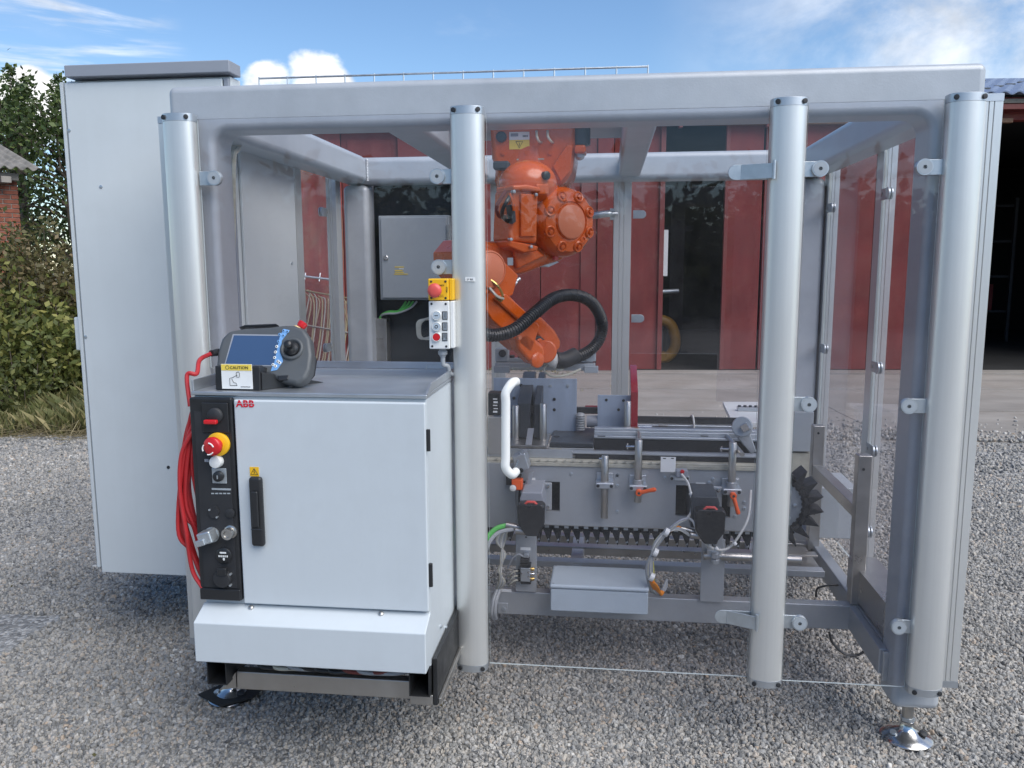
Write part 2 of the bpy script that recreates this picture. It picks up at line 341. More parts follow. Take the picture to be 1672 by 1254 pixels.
def lettering(s, o, right, up, size, mat, parent, depth=.0006, align='LEFT', bold=0., sx=1.0, name='lettering'):
    cu = bpy.data.curves.new(name, 'FONT'); cu.body = s; cu.size = size; cu.extrude = depth; cu.align_x = align; cu.offset = bold; cu.resolution_u = 3; cu.space_character = 1.05
    ob = bpy.data.objects.new(name, cu); COL.objects.link(ob)
    dg = bpy.context.evaluated_depsgraph_get(); me = bpy.data.meshes.new_from_object(ob.evaluated_get(dg))
    bpy.data.objects.remove(ob); bpy.data.curves.remove(cu)
    right = Vector(right).normalized(); up = Vector(up).normalized(); nn = right.cross(up)
    T = Matrix((right*sx, up, nn)).transposed()
    for v in me.vertices: v.co = T @ v.co
    me.materials.clear(); me.materials.append(m[mat]); me.name = name
    obj = bpy.data.objects.new(name, me); COL.objects.link(obj); obj.parent = parent; WO[obj] = Vector(o); obj.location = Vector(o)-WO[parent]
    return obj
def decal(name, mat, parent, c, right, up, w_, h_, t=.0015, bevel=0):
    right = Vector(right).normalized(); up = Vector(up).normalized(); nn = right.cross(up)
    return MB().obox(Vector(c)+nn*t/2, right*w_, up*h_, nn*t).build(name, mat, parent, bevel)
XR, ZU, YB = Vector((1,0,0)), Vector((0,0,1)), Vector((0,1,0))

# ================================================================== SETTING
FD = Vector((.9959, .0911, 0)); FN = Vector((-.0911, .9959, 0)); F0 = Vector((.298, 11.0, 0))   # facade line of the red hall
def fp(u, n, z): return F0+FD*u+FN*n+Vector((0, 0, z))
def fuz(px, py, n=0):
    p = AP(px, py, F0+FN*n, FN); return (p-F0).dot(FD), p.z

def sheet(name, pts, mat):
    o = MB().add(pts, [tuple(range(len(pts)))]).build(name, mat, kind='structure', fast=True); return o

# ground material: fine gravel seen between the loose stones, going over to packed stone dust further off
gm = bpy.data.materials.new('gravel_bed'); gm.use_nodes = True
t = gm.node_tree; n = t.nodes; l = t.links; b = n['Principled BSDF']; b.inputs['Roughness'].default_value = .9
geo = n.new('ShaderNodeNewGeometry')
vor = n.new('ShaderNodeTexVoronoi'); vor.inputs['Scale'].default_value = 55; l.new(geo.outputs['Position'], vor.inputs['Vector'])
cr = n.new('ShaderNodeValToRGB'); sp = n.new('ShaderNodeSeparateColor'); l.new(vor.outputs['Color'], sp.inputs[0]); l.new(sp.outputs[0], cr.inputs[0])
e = cr.color_ramp.elements; e[0].color = (.15, .148, .143, 1); e[1].color = (.50, .485, .46, 1); k = e.new(.55); k.color = (.29, .282, .268, 1)
nz = n.new('ShaderNodeTexNoise'); nz.inputs['Scale'].default_value = .9; nz.inputs['Detail'].default_value = 7; l.new(geo.outputs['Position'], nz.inputs['Vector'])
mr = n.new('ShaderNodeMapRange'); mr.inputs[1].default_value = .3; mr.inputs[2].default_value = .7; mr.inputs[3].default_value = .8; mr.inputs[4].default_value = 1.15; l.new(nz.outputs[0], mr.inputs[0])
mu = n.new('ShaderNodeMix'); mu.data_type = 'RGBA'; mu.blend_type = 'MULTIPLY'; mu.inputs[0].default_value = 1; l.new(cr.outputs[0], mu.inputs[6]); l.new(mr.outputs[0], mu.inputs[7]); l.new(mu.outputs[2], b.inputs['Base Color'])
bp = n.new('ShaderNodeBump'); bp.inputs['Strength'].default_value = .9; bp.inputs['Distance'].default_value = .012; bp.invert = True; l.new(vor.outputs['Distance'], bp.inputs['Height']); l.new(bp.outputs[0], b.inputs['Normal'])
m['gravelbed'] = gm
m['soil'] = pbr('weedy_soil', (.12, .105, .07), .95, 0, .35, 2.5, .5, 40, dirt=.5, dirtcol=(.10, .12, .045))

# ground as one sheet to the horizon, gently uneven near by
gv = []; gf = []
xs = [-400, -60] + list(np.linspace(-16, 16, 65)) + [60, 400]; ys = [-400, -60] + list(np.linspace(-12, 12, 49)) + [60, 400]
for y in ys:
    for x in xs:
        z = (mnoise.noise(Vector((x*.5, y*.5, 3)))*.018 + mnoise.noise(Vector((x*1.7, y*1.7, 9)))*.006) if abs(x) < 16 and abs(y) < 12 else 0
        gv.append((x, y, z-.012))
nx = len(xs)
for j in range(len(ys)-1):
    for i in range(nx-1): gf.append((j*nx+i, j*nx+i+1, (j+1)*nx+i+1, (j+1)*nx+i))
MB().add(gv, gf).build('ground', 'gravelbed', kind='structure', ang=180)

# concrete apron in front of the hall: three cast strips with real joints
def apron(u0, u1, n0, n1, z):
    return MB().prism([fp(u0, n0, z-.10), fp(u1, n0, z-.10), fp(u1, n1, z-.10), fp(u0, n1, z-.10)], (0, 0, .10))
ap = [(-5.75, -3.82, .010), (-3.80, -2.02, .016), (-2.0, -.42, .024), (-.40, .02, .040)]
root_ap = None
for n0, n1, z in ap:
    for u0, u1 in ((-5.2, -3.61), (-3.6, 2.39), (2.4, 8.39), (8.4, 14)):
        apron(u0, u1, n0+(.0 if n0 > -5 else .35*math.sin(u0)), n1, z).build('concrete_apron', 'concrete', kind='structure', bevel=.006)

# loose gravel: every stone real, scattered as instances over the yard
def rocks():
    P = []; S = []; T = []
    def zone(x0, x1, y0, y1, dens, s0, s1):
        k = int((x1-x0)*(y1-y0)*dens); x = rng.uniform(x0, x1, k); y = rng.uniform(y0, y1, k)
        keep = (np.abs(x-.2) < 1.5+.85*(y+3.2)) | (np.abs(x-.2) < 2.2)
        keep &= ~((x < -4.2) & (y > 5.15+.25*np.sin(x*3)))
        uu = (x-F0.x)*FD.x+(y-F0.y)*FD.y; nn = (x-F0.x)*FN.x+(y-F0.y)*FN.y
        keep &= (nn < -5.15+.3*np.sin(uu*1.3)+rng.uniform(-.4, 1.5, k)*rng.uniform(0, 1, k)**2) | (uu < -5.2)
        x = x[keep]; y = y[keep]; k = len(x)
        s = s0+(s1-s0)*rng.beta(1.6, 3.2, k)
        z = np.array([mnoise.noise(Vector((a*.5, c*.5, 3)))*.018+mnoise.noise(Vector((a*1.7, c*1.7, 9)))*.006 for a, c in zip(x, y)])-.012+.026*((nn[keep] > -5.6) & (uu[keep] > -5.2))
        pn = np.array([mnoise.noise(Vector((a*.9, c*.9, 21)))+.5*mnoise.noise(Vector((a*2.6, c*2.6, 4))) for a, c in zip(x, y)])
        kp = rng.uniform(0, 1, k) < np.clip(1.0-.9*np.clip(pn-.2, 0, 1), .55, 1); x, y, z, s, pn = x[kp], y[kp], z[kp], s[kp], pn[kp]; k = len(x)
        P.append(np.stack([x, y, z+s*rng.uniform(-.15, .42, k)], 1)); S.append(s); T.append(np.clip(rng.uniform(0, 1, k)*.88+.06-.12*pn, 0, 1)); s *= 1-.25*np.clip(pn, -.5, .6)
    zone(-2.6, 2.6, -1.9, .8, 9500, .005, .0155)
    zone(-4.6, 4.4, .8, 2.6, 5500, .006, .016)
    zone(-7.2, 6.5, 2.6, 4.4, 2600, .007, .018)
    zone(-8.5, 8.5, 4.4, 8.0, 800, .009, .024)
    P = np.concatenate(P); S = np.concatenate(S); T = np.concatenate(T)
    me = bpy.data.meshes.new('gravel'); me.vertices.add(len(P)); me.vertices.foreach_set('co', P.ravel().astype(np.float32))
    for nm, d in (('size', S), ('tone', T)):
        a = me.attributes.new(nm, 'FLOAT', 'POINT'); a.data.foreach_set('value', d.astype(np.float32))
    a = me.attributes.new('spin', 'FLOAT_VECTOR', 'POINT'); a.data.foreach_set('vector', (rng.uniform(0, 6.28, (len(P), 3))*np.array([.35, .35, 1])).ravel().astype(np.float32))
    a = me.attributes.new('shape', 'FLOAT_VECTOR', 'POINT'); a.data.foreach_set('vector', np.stack([rng.uniform(.8, 1.35, len(P)), rng.uniform(.75, 1.1, len(P)), rng.uniform(.45, .85, len(P))], 1).ravel().astype(np.float32))
    rm = bpy.data.materials.new('river_stone'); rm.use_nodes = True; t = rm.node_tree; n = t.nodes; l = t.links; b = n['Principled BSDF']
    at = n.new('ShaderNodeAttribute'); at.attribute_type = 'INSTANCER'; at.attribute_name = 'tone'
    cr = n.new('ShaderNodeValToRGB'); l.new(at.outputs['Fac'], cr.inputs[0]); cr.color_ramp.interpolation = 'LINEAR'
    e = cr.color_ramp.elements; e[0].position = 0; e[0].color = (.10, .10, .10, 1); e[1].position = 1; e[1].color = (.56, .54, .50, 1)
    for p_, c_ in ((.22, (.205, .202, .194)), (.45, (.30, .29, .272)), (.62, (.37, .335, .288)), (.70, (.258, .256, .252)), (.86, (.43, .41, .378)), (.94, (.36, .28, .21)), (.95, (.53, .51, .475))):
        k = e.new(p_); k.color = (*c_, 1)
    co = n.new('ShaderNodeTexCoord'); nz = n.new('ShaderNodeTexNoise'); nz.inputs['Scale'].default_value = 2.0; nz.inputs['Detail'].default_value = 5; l.new(co.outputs['Object'], nz.inputs['Vector'])
    mr = n.new('ShaderNodeMapRange'); mr.inputs[1].default_value = .3; mr.inputs[2].default_value = .7; mr.inputs[3].default_value = .78; mr.inputs[4].default_value = 1.22; l.new(nz.outputs[0], mr.inputs[0])
    mu = n.new('ShaderNodeMix'); mu.data_type = 'RGBA'; mu.blend_type = 'MULTIPLY'; mu.inputs[0].default_value = 1; l.new(cr.outputs[0], mu.inputs[6]); l.new(mr.outputs[0], mu.inputs[7]); l.new(mu.outputs[2], b.inputs['Base Color']); b.inputs['Roughness'].default_value = .75
    me.materials.append(rm)
    o = bpy.data.objects.new('gravel', me); COL.objects.link(o); tag(o, 'loose grey and tan gravel spread over the whole yard', 'gravel', None, 'stuff')
    g = bpy.data.node_groups.new('gravel_scatter', 'GeometryNodeTree')
    g.interface.new_socket('Geometry', in_out='INPUT', socket_type='NodeSocketGeometry'); g.interface.new_socket('Geometry', in_out='OUTPUT', socket_type='NodeSocketGeometry')
    n = g.nodes; l = g.links; gi = n.new('NodeGroupInput'); go = n.new('NodeGroupOutput'); join = n.new('GeometryNodeJoinGeometry')
    pos = n.new('GeometryNodeInputPosition')
    for k in range(6):
        ico = n.new('GeometryNodeMeshIcoSphere'); ico.inputs['Radius'].default_value = 1; ico.inputs['Subdivisions'].default_value = 3 if k < 6 else 2
        add = n.new('ShaderNodeVectorMath'); add.operation = 'ADD'; l.new(pos.outputs[0], add.inputs[0]); add.inputs[1].default_value = (k*7.3, k*3.1, k*1.7)
        nz = n.new('ShaderNodeTexNoise'); nz.inputs['Scale'].default_value = .85; nz.inputs['Detail'].default_value = 1.6; l.new(add.outputs[0], nz.inputs['Vector'])
        mr = n.new('ShaderNodeMapRange'); mr.inputs[1].default_value = .25; mr.inputs[2].default_value = .75; mr.inputs[3].default_value = .55; mr.inputs[4].default_value = 1.35; l.new(nz.outputs[0], mr.inputs[0])
        # facets: quantise a little so that stones are crushed rather than round
        sc = n.new('ShaderNodeVectorMath'); sc.operation = 'SCALE'; l.new(pos.outputs[0], sc.inputs[0]); l.new(mr.outputs[0], sc.inputs['Scale'])
        st = n.new('GeometryNodeSetPosition'); l.new(ico.outputs['Mesh'], st.inputs[0]); l.new(sc.outputs[0], st.inputs['Position'])
        sm = n.new('GeometryNodeSetMaterial'); sm.inputs['Material'].default_value = rm; l.new(st.outputs[0], sm.inputs[0])
        ss = n.new('GeometryNodeSetShadeSmooth'); l.new(sm.outputs[0], ss.inputs[0]); ss.inputs['Shade Smooth'].default_value = True
        gti = n.new('GeometryNodeGeometryToInstance'); l.new(ss.outputs[0], gti.inputs[0]); l.new(gti.outputs[0], join.inputs[0])
    iop = n.new('GeometryNodeInstanceOnPoints'); l.new(gi.outputs[0], iop.inputs['Points']); l.new(join.outputs[0], iop.inputs['Instance']); iop.inputs['Pick Instance'].default_value = True
    def att(nm, ty):
        a = n.new('GeometryNodeInputNamedAttribute'); a.data_type = ty; a.inputs[0].default_value = nm; return a.outputs[0]
    rv = n.new('FunctionNodeRandomValue'); rv.data_type = 'INT'; rv.inputs[4].default_value = 0; rv.inputs[5].default_value = 5; l.new(rv.outputs[2], iop.inputs['Instance Index'])
    l.new(att('spin', 'FLOAT_VECTOR'), iop.inputs['Rotation'])
    sc = n.new('ShaderNodeVectorMath'); sc.operation = 'SCALE'; l.new(att('shape', 'FLOAT_VECTOR'), sc.inputs[0]); l.new(att('size', 'FLOAT'), sc.inputs['Scale']); l.new(sc.outputs[0], iop.inputs['Scale'])
    l.new(iop.outputs[0], go.inputs[0])
    md = o.modifiers.new('scatter', 'NODES'); md.node_group = g
rocks()

# ------------------------------------------------------------------ red hall behind
hall = empty('industrial_hall', fp(0, 0, 0), 'long red steel-clad hall with dark doorways and a blue-grey tiled roof behind the machine', 'building')
def fbox(mb, u0, u1, n0, n1, z0, z1): return mb.prism([fp(u0, n0, z0), fp(u1, n0, z0), fp(u1, n1, z0), fp(u0, n1, z0)], (0, 0, z1-z0))
def fb(name, mat, u0, u1, n0, n1, z0, z1, bevel=.006, parent=None, **k): return fbox(MB(), u0, u1, n0, n1, z0, z1).build(name, mat, parent or hall, bevel, **k)
HL, HR, HTOP = -7.6, 13.5, 4.10
# shell: back wall, end walls, floor, ceiling
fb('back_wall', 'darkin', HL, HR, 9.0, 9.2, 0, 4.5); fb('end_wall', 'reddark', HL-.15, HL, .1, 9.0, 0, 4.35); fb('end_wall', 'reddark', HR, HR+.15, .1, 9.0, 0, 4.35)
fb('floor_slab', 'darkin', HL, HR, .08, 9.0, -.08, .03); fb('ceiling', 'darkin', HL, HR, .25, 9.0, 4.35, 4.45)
# fixed cladding sheets left of the sliding doors, each its own sheet, with a raised pressed field
def leaf(u0, u1, n0, z0, z1, mat, name='cladding_sheet', field=True):
    s = fb(name, mat, u0+.006, u1-.006, n0, n0+.05, z0, z1, .01)
    if field and u1-u0 > .5:
        fb('pressed_field', mat, u0+.11, u1-.11, n0-.016, n0+.002, z0+.18, z1-.22, .012, s)
    return s
edges = [HL, -6.7, -5.72, -4.55, -3.6]
for i in range(len(edges)-1): leaf(edges[i], edges[i+1], .06, .05, HTOP, 'redpatch' if i == 2 else 'reddoor')
for u0, u1 in ((-3.6, -1.23), (-1.23, -.55)): leaf(u0, u1, .0, .04, HTOP, 'reddoor', 'sliding_door_sheet', False)
fb('door_post', 'reddark', -.56, -.30, -.03, .06, .04, HTOP); fb('door_post', 'reddoor', -.29, -.03, -.06, .06, .04, HTOP)
leaf(-.02, .80, .02, .05, HTOP, 'reddoor', 'sliding_door_sheet', False); fb('door_edge_angle', 'reddark', .74, .82, -.03, .05, .05, HTOP)
for u0, u1 in ((1.83, 2.42), (2.44, 4.26), (4.26, 6.09)): leaf(u0, u1, .0, .05, HTOP, 'reddoor', 'sliding_door_sheet', False)
fb('door_edge_angle', 'reddark', 1.80, 1.86, -.03, .05, .05, HTOP); fb('door_edge_angle', 'reddoor', 6.03, 6.10, -.03, .05, .05, HTOP)
leaf(10.2, 11.8, .0, .05, HTOP, 'reddoor'); leaf(11.8, 13.5, .0, .05, HTOP, 'reddoor')
# head of the wall: lintel, rail with its brackets, fascia, gutter
fb('lintel', 'reddark', HL, HR, .0, .2, HTOP+.004, HTOP+.16); fb('lintel_flange', 'reddoor', HL, HR, -.05, .0, HTOP+.10, HTOP+.16)
fb('sliding_rail', 'rust', HL, 6.3, -.16, -.07, HTOP-.06, HTOP+.01)
for u in (-6, -4.6, -3.2, -1.8, -.4, 1.0, 2.4, 3.8, 5.2): fb('rail_bracket', 'reddark', u, u+.06, -.17, -.05, HTOP-.10, HTOP+.10)
fb('fascia', 'reddoor', HL-.2, HR+.2, -.25, -.12, HTOP+.17, HTOP+.31); fb('fascia_board', 'reddark', HL-.2, HR+.2, -.30, -.25, HTOP+.12, HTOP+.20)
for i in range(5): fb('soffit_panel', 'fibre', 4.0+i*1.3, 5.15+i*1.3, -.28, -.20, HTOP+.215, HTOP+.285)
# roof: pressed tile sheet, wave across, steps up the slope; taller over the right part
def roofmesh(u0, u1, n0, n1, z0, slope, nu, nr):
    V = []; Fc = []
    for r in range(nr):
        for step in (0, 1):
            q = (r+step)/nr; nn_ = n0+(n1-n0)*q; zz = z0+slope*(nn_-n0)+(.0 if step else .028)
            for i in range(nu+1):
                u = u0+(u1-u0)*i/nu; V.append(fp(u, nn_, zz+.022*math.sin(2*math.pi*u/.22)))
    for j in range(2*nr-1):
        for i in range(nu): a = j*(nu+1)+i; Fc.append((a, a+1, a+nu+2, a+nu+1))
    return MB().add(V, Fc)
ro = roofmesh(4.3, HR+.3, -.42, 3.2, HTOP+.31, .27, 300, 10).build('roof', 'roof', hall, ang=60)
sm_ = ro.modifiers.new('thickness', 'SOLIDIFY'); sm_.thickness = .02
fb('low_roof', 'fibre', HL-.2, 4.3, -.35, 9.0, HTOP+.32, HTOP+.36); fb('rear_roof', 'fibre', 4.3, HR+.3, 3.2, 9.0, HTOP+1.2, HTOP+1.3)
mbv = MB()
for r in range(6):
    for i in range(9):
        u = 4.6+i*.95+(.47 if r % 2 else 0); nn_ = -.15+r*.5; z = HTOP+.31+.27*(nn_+.42)+.03
        fbox(mbv, u, u+.16, nn_, nn_+.06, z, z+.035)
mbv.build('snow_guards', 'slate', hall, .004, kind='stuff')
# things standing in the dark of the hall
rack = empty('storage_rack', fp(7.2, 5.5, .03), 'tall dark storage rack deep inside the open right hall door', 'rack')
for u in (6.3, 7.4, 8.5, 9.6):
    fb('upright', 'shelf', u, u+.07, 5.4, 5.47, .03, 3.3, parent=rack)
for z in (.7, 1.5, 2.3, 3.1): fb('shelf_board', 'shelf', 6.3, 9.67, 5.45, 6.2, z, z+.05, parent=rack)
for i, (u, z, w_, h_, mt) in enumerate(((6.45, .75, .7, .5, 'grey'), (7.6, 1.55, .5, .45, 'cab'), (8.7, .75, .6, .6, 'reddoor'), (6.6, 1.55, .4, .5, 'timber'), (7.55, 2.35, .35, .3, 'white'), (8.6, 2.35, .6, .5, 'timber'))):
    b_ = fb('storage_box', mt, u, u+w_, 5.5, 5.95, z, z+h_, .01)
    b_.parent = None; b_.location = WO[b_]
    tag(b_, ['mid grey box on the lowest rack shelf at its left end', 'pale box on the second rack shelf under the small white one', 'red box on the lowest rack shelf at its right end', 'wooden box on the second rack shelf at its left end', 'small white box on the third rack shelf', 'wooden box high on the rack at its right end'][i], 'box', 'boxes on the rack in the hall')
lamp = empty('yellow_machine', fp(1.0, 1.3, .03), 'yellow rounded pallet truck standing in the narrow dark doorway', 'machine')
MB().tube(spline([fp(.75, 1.2, .10), fp(1.10, 1.2, .12), fp(1.25, 1.2, .32), fp(1.22, 1.2, .62), fp(1.05, 1.2, .80), fp(.6, 1.2, .82)], 6), .10, 10).build('frame_bow', 'yellowmach', lamp)
fb('chassis', 'yellowmach', .3, 1.1, 1.1, 1.7, .06, .22, .02, lamp); fb('fork', 'shelf', .1, 1.2, 1.5, 1.65, .03, .08, .01, lamp); fb('cover', 'slate', .5, 1.05, 1.25, 1.6, .22, .75, .03, lamp)
MB().cyl(fp(.85, 1.2, 1.32), fp(1.3, 1.25, 1.34), .045).build('tiller', 'zinc', lamp)
fb('white_board', 'white', .83, .95, .35, .38, 1.62, 2.4, .002).parent = None
wb = [o for o in COL.objects if o.name == 'white_board'][0]; wb.location = WO[wb]; tag(wb, 'narrow white board propped just inside the dark doorway', 'board')

# leaning old grating by the left cladding
gr = empty('metal_grating', fp(-4.6, -.5, .04), 'stack of rusty bent rods and grating leaning on the left red cladding', 'grating')
def lean(u, t_): return fp(u+t_*.12, -.75+.62*t_, .05+1.55*t_)
for i in range(24):
    u = -5.50+i*.048; MB().tube(spline([lean(u, 0), lean(u+.05*random.uniform(-1, 1), .4), lean(u-.02, .75), lean(u+random.uniform(-.2, .02), .93+.1*random.random()-.012*i)], 4), .013, 6).build('rod', ('straw', 'timber', 'rodpale')[i % 3], gr)
for t_ in (.18, .55, .9): MB().tube([lean(-5.5, t_)+FN*-.02, lean(-4.4, t_-.12)+FN*-.02], .014, 6).build('cross_bar', 'straw' if t_ > .8 else 'timber', gr)
MB().tube(spline([lean(-5.5, 1.04), lean(-4.75, .98)], 3), .022, 6).build('top_rail', 'zinc', gr)
for k in range(3): MB().tube([lean(-5.3+.25*k, .97), lean(-5.3+.25*k, 1.06)], .010, 6).build('spike', 'zinc', gr)
MB().tube(spline([lean(-4.72, .9), lean(-4.45, .5), lean(-4.3, .28), lean(-4.2, .0)], 5), .016, 6).build('bent_edge_rod', 'straw', gr)

# ------------------------------------------------------------------ brick shed at the left edge
shed = empty('brick_shed', AZ(20, 300, 2.4)*1.0, 'small red brick shed with a corrugated grey roof behind the bushes', 'shed')
e0 = AP(-60, 265, (0, 10.0, 0), (0, 1, 0)); e1 = AP(64, 281, (0, 10.9, 0), (0, 1, 0)); e1.z = e0.z = (e0.z+e1.z)/2
sdir = (e1-e0).normalized(); sn = Vector((-sdir.y, sdir.x, 0)); SL = (e1-e0).length
o_ = shed; EZ = e0.z
def sp_(u, n_, z): return Vector((e0.x, e0.y, 0))+sdir*u+sn*n_+Vector((0, 0, z))
def sbox(u0, u1, n0, n1, z0, z1): return MB().prism([sp_(u0, n0, z0), sp_(u1, n0, z0), sp_(u1, n1, z0), sp_(u0, n1, z0)], (0, 0, z1-z0))
U1 = SL-.28
sbox(-2, U1-.015, .315, 2.6, 0, EZ-.18).build('wall_core', 'mortar', shed)
proto = None; row = 0
z = EZ-.20
while z > EZ-1.25:
    off = .125 if row % 2 else 0
    u = U1-.245+off-(.125 if row % 2 else 0)
    c = 0
    while u > -.55:
        w_ = .24
        if row % 2 and c == 0: pass
        uu = u-(.126 if row % 2 else 0)
        if proto is None: proto = sbox(0, .24, .30, .40, 0, .068).build('brick', 'brick', shed, .006, 1); base_ = WO[proto].copy(); proto.location = base_-WO[shed]; first = True
        tgt = sp_(uu+.12, .35+random.uniform(-.004, .004), z-.068)
        if first: WO[proto] = tgt; proto.location = tgt-WO[shed]; first = False
        else: put(proto, tgt-WO[proto], shed)
        u -= .252; c += 1
    if row % 2:
        hb_ = sbox(U1-.118, U1, .30, .40, z-.068, z).build('half_brick', 'brick', shed, .006, 1)
    z -= .080; row += 1
sbox(-2, U1, .30, .40, 0, EZ-1.30).build('lower_wall', 'brick', shed)
sbox(SL-.86, SL-.74, .20, .29, 0, EZ-.22).build('timber_post', 'timber', shed, .008)
sbox(-2, SL-.30, .12, .24, EZ-.20, EZ-.07).build('eaves_beam', 'timber', shed, .01); sbox(SL-.62, SL-.46, -.06, .5, EZ-.26, EZ-.15).build('rafter_end', 'timber', shed, .01)
V = []; Fc = []
for j, (n_, zz) in enumerate(((-.12, 0), (1.4, .42), (2.9, .84))):
    for i in range(121): u = -2+(SL+2)*i/120; V.append(sp_(u, n_, EZ+zz+.03*math.sin(2*math.pi*u/.177)))
for j in range(2):
    for i in range(120): a = j*121+i; Fc.append((a, a+1, a+122, a+121))
cr_ = MB().add(V, Fc).build('corrugated_roof', 'fibre', shed, ang=60); q_ = cr_.modifiers.new('thickness', 'SOLIDIFY'); q_.thickness = .012

# ------------------------------------------------------------------ trees, shrubs, grass
def leaves(centers, k, spread, size, up=0.0):
    c = np.array(centers); idx = rng.integers(0, len(c), k); p = c[idx, :3]+rng.normal(0, 1, (k, 3))*spread*c[idx, 3:4]
    a = rng.normal(0, 1, (k, 3)); a[:, 2] += up; a /= np.linalg.norm(a, axis=1)[:, None]; b_ = np.cross(a, rng.normal(0, 1, (k, 3))); b_ /= np.linalg.norm(b_, axis=1)[:, None]
    s = size*rng.uniform(.6, 1.3, (k, 1)); cc = np.cross(a, b_)
    v = np.stack([p, p+a*s*.5+b_*s*.28+cc*s*.05, p+a*s, p+a*s*.5-b_*s*.28+cc*s*.05], 1).reshape(-1, 3)
    return v, k
def leafobj(name, v, k, mat, parent):
    me = bpy.data.meshes.new(name); c = Vector(v.mean(0)); me.vertices.add(4*k); me.vertices.foreach_set('co', (v-np.array(c)).ravel().astype(np.float32))
    me.loops.add(4*k); me.loops.foreach_set('vertex_index', np.arange(4*k, dtype=np.int32)); me.polygons.add(k)
    me.polygons.foreach_set('loop_start', np.arange(0, 4*k, 4, dtype=np.int32)); me.update(calc_edges=True); me.materials.append(m[mat])
    o = bpy.data.objects.new(name, me); COL.objects.link(o); WO[o] = c
    if parent: o.parent = parent; o.location = c-WO[parent]
    else: o.location = c
    o['kind'] = 'stuff'; return o
def tree(x, y, h, rad, k, mat, label, shoots=10, low=.25, size=.13):
    t_ = empty('broadleaf_tree', (x, y, 0), label, 'tree', 'trees behind the shed')
    lm = [[(x, y, 0), (x+random.uniform(-.1, .1), y, h*.25), (x+random.uniform(-.2, .2), y+random.uniform(-.2, .2), h*.55), (x+random.uniform(-.3, .3), y, h*.86)]]
    MB().tube(spline(lm[0], 5), np.linspace(.17, .03, 16), 8).build('trunk', 'bark', t_)
    cen = []
    mb = MB()
    for i in range(26):
        z0 = h*random.uniform(.2, .72); a = random.uniform(0, 6.28); rr = rad*random.uniform(.5, 1.05)*(1-.55*max(0, z0/h-.45))
        st = Vector((x, y, z0)); en = st+Vector((math.cos(a)*rr, math.sin(a)*rr, h*random.uniform(.08, .26)))
        mid = (st+en)/2+Vector((0, 0, .15)); mb.tube(spline([st, mid, en], 4), np.linspace(.045, .01, 9), 5)
        for q in (.45, .7, .9, 1.05): p = st.lerp(en, q); cen.append((p.x, p.y, p.z, random.uniform(.5, 1.1)))
    for i in range(shoots):
        a = random.uniform(0, 6.28); rr = rad*random.uniform(0, .85); b0 = Vector((x+math.cos(a)*rr, y+math.sin(a)*rr, h*random.uniform(.72, .84))); hh = h*random.uniform(.10, .22)
        mb.tube([b0-Vector((0, 0, .6)), b0+Vector((0, 0, hh))], [.02, .005], 5)
        for q in range(9): cen.append((b0.x, b0.y, b0.z+hh*q/8, .14+.35*(1-q/8)))
    mb.build('limbs', 'bark', t_)
    v, k = leaves(cen, k, .36, size, .3); leafobj('crown', v, k, mat, t_)
tree(-13.6, 15.2, 6.5, 1.9, 5200, 'leaf_tree', 'dark green tree with the tallest pointed shoots at the left photo edge', 12)
tree(-11.6, 14.6, 5.8, 1.7, 5200, 'leaf_tree', 'bushy dark tree right beside the grey cabinet edge', 12)
tree(-15.6, 16.5, 5.2, 1.8, 6000, 'leaf_olive', 'olive tree farther left, half out of the picture', 8)
tree(-9.2, 13.4, 4.4, 1.3, 6000, 'leaf_tree', 'lower dark tree between the shed and the hall', 6)
def shrub(x, y, h, rad, k, mat, label, size=.085):
    s_ = empty('shrub', (x, y, 0), label, 'shrub', 'shrubs on the left of the yard'); cen = []; mb = MB()
    for i in range(30):
        a = random.uniform(0, 6.28); rr = rad*math.sqrt(random.random()); hh = h*random.uniform(.45, 1.0)*(1-.3*(rr/rad)**2)
        en = Vector((x+math.cos(a)*rr, y+math.sin(a)*rr, hh)); mb.tube(spline([(x+math.cos(a)*rr*.3, y+math.sin(a)*rr*.3, 0), (x+math.cos(a)*rr*.8, y+math.sin(a)*rr*.8, hh*.6), en], 4), np.linspace(.016, .004, 9), 5)
        for q in (.12, .3, .5, .7, .85, 1): cen.append((x+math.cos(a)*rr*(.5+.5*q), y+math.sin(a)*rr*(.5+.5*q), hh*q, random.uniform(.5, 1.1)))
    mb.build('stems', 'bark', s_)
    v, k = leaves(cen, k, .17, size, .2); v[:, 2] = np.maximum(v[:, 2], .01); leafobj('foliage', v, k, mat, s_)
shrub(-7.55, 7.6, 2.55, 1.0, 11000, 'leaf_russet', 'tallest russet-brown shrub in front of the brick shed', .08)
shrub(-6.45, 7.5, 2.35, .9, 10000, 'leaf_russet', 'russet shrub right beside the tall grey cabinet', .08)
shrub(-8.6, 8.0, 2.6, 1.1, 9000, 'leaf_olive', 'olive shrub at the left photo edge below the shed')
shrub(-7.3, 6.6, 1.75, .85, 6500, 'leaf_lime', 'yellow-green leafy shrub in front of the russet ones', .10)
shrub(-6.2, 6.55, 1.5, .75, 6000, 'leaf_lime', 'lower yellow-green shrub touching the cabinet edge', .095)
shrub(-5.6, 6.9, 1.9, .8, 6000, 'leaf_olive', 'olive shrub mostly hidden behind the grey cabinet')
shrub(-6.75, 6.0, .95, .55, 4500, 'leaf_olive', 'low dark shrub at the foot of the yellow-green ones', .07)

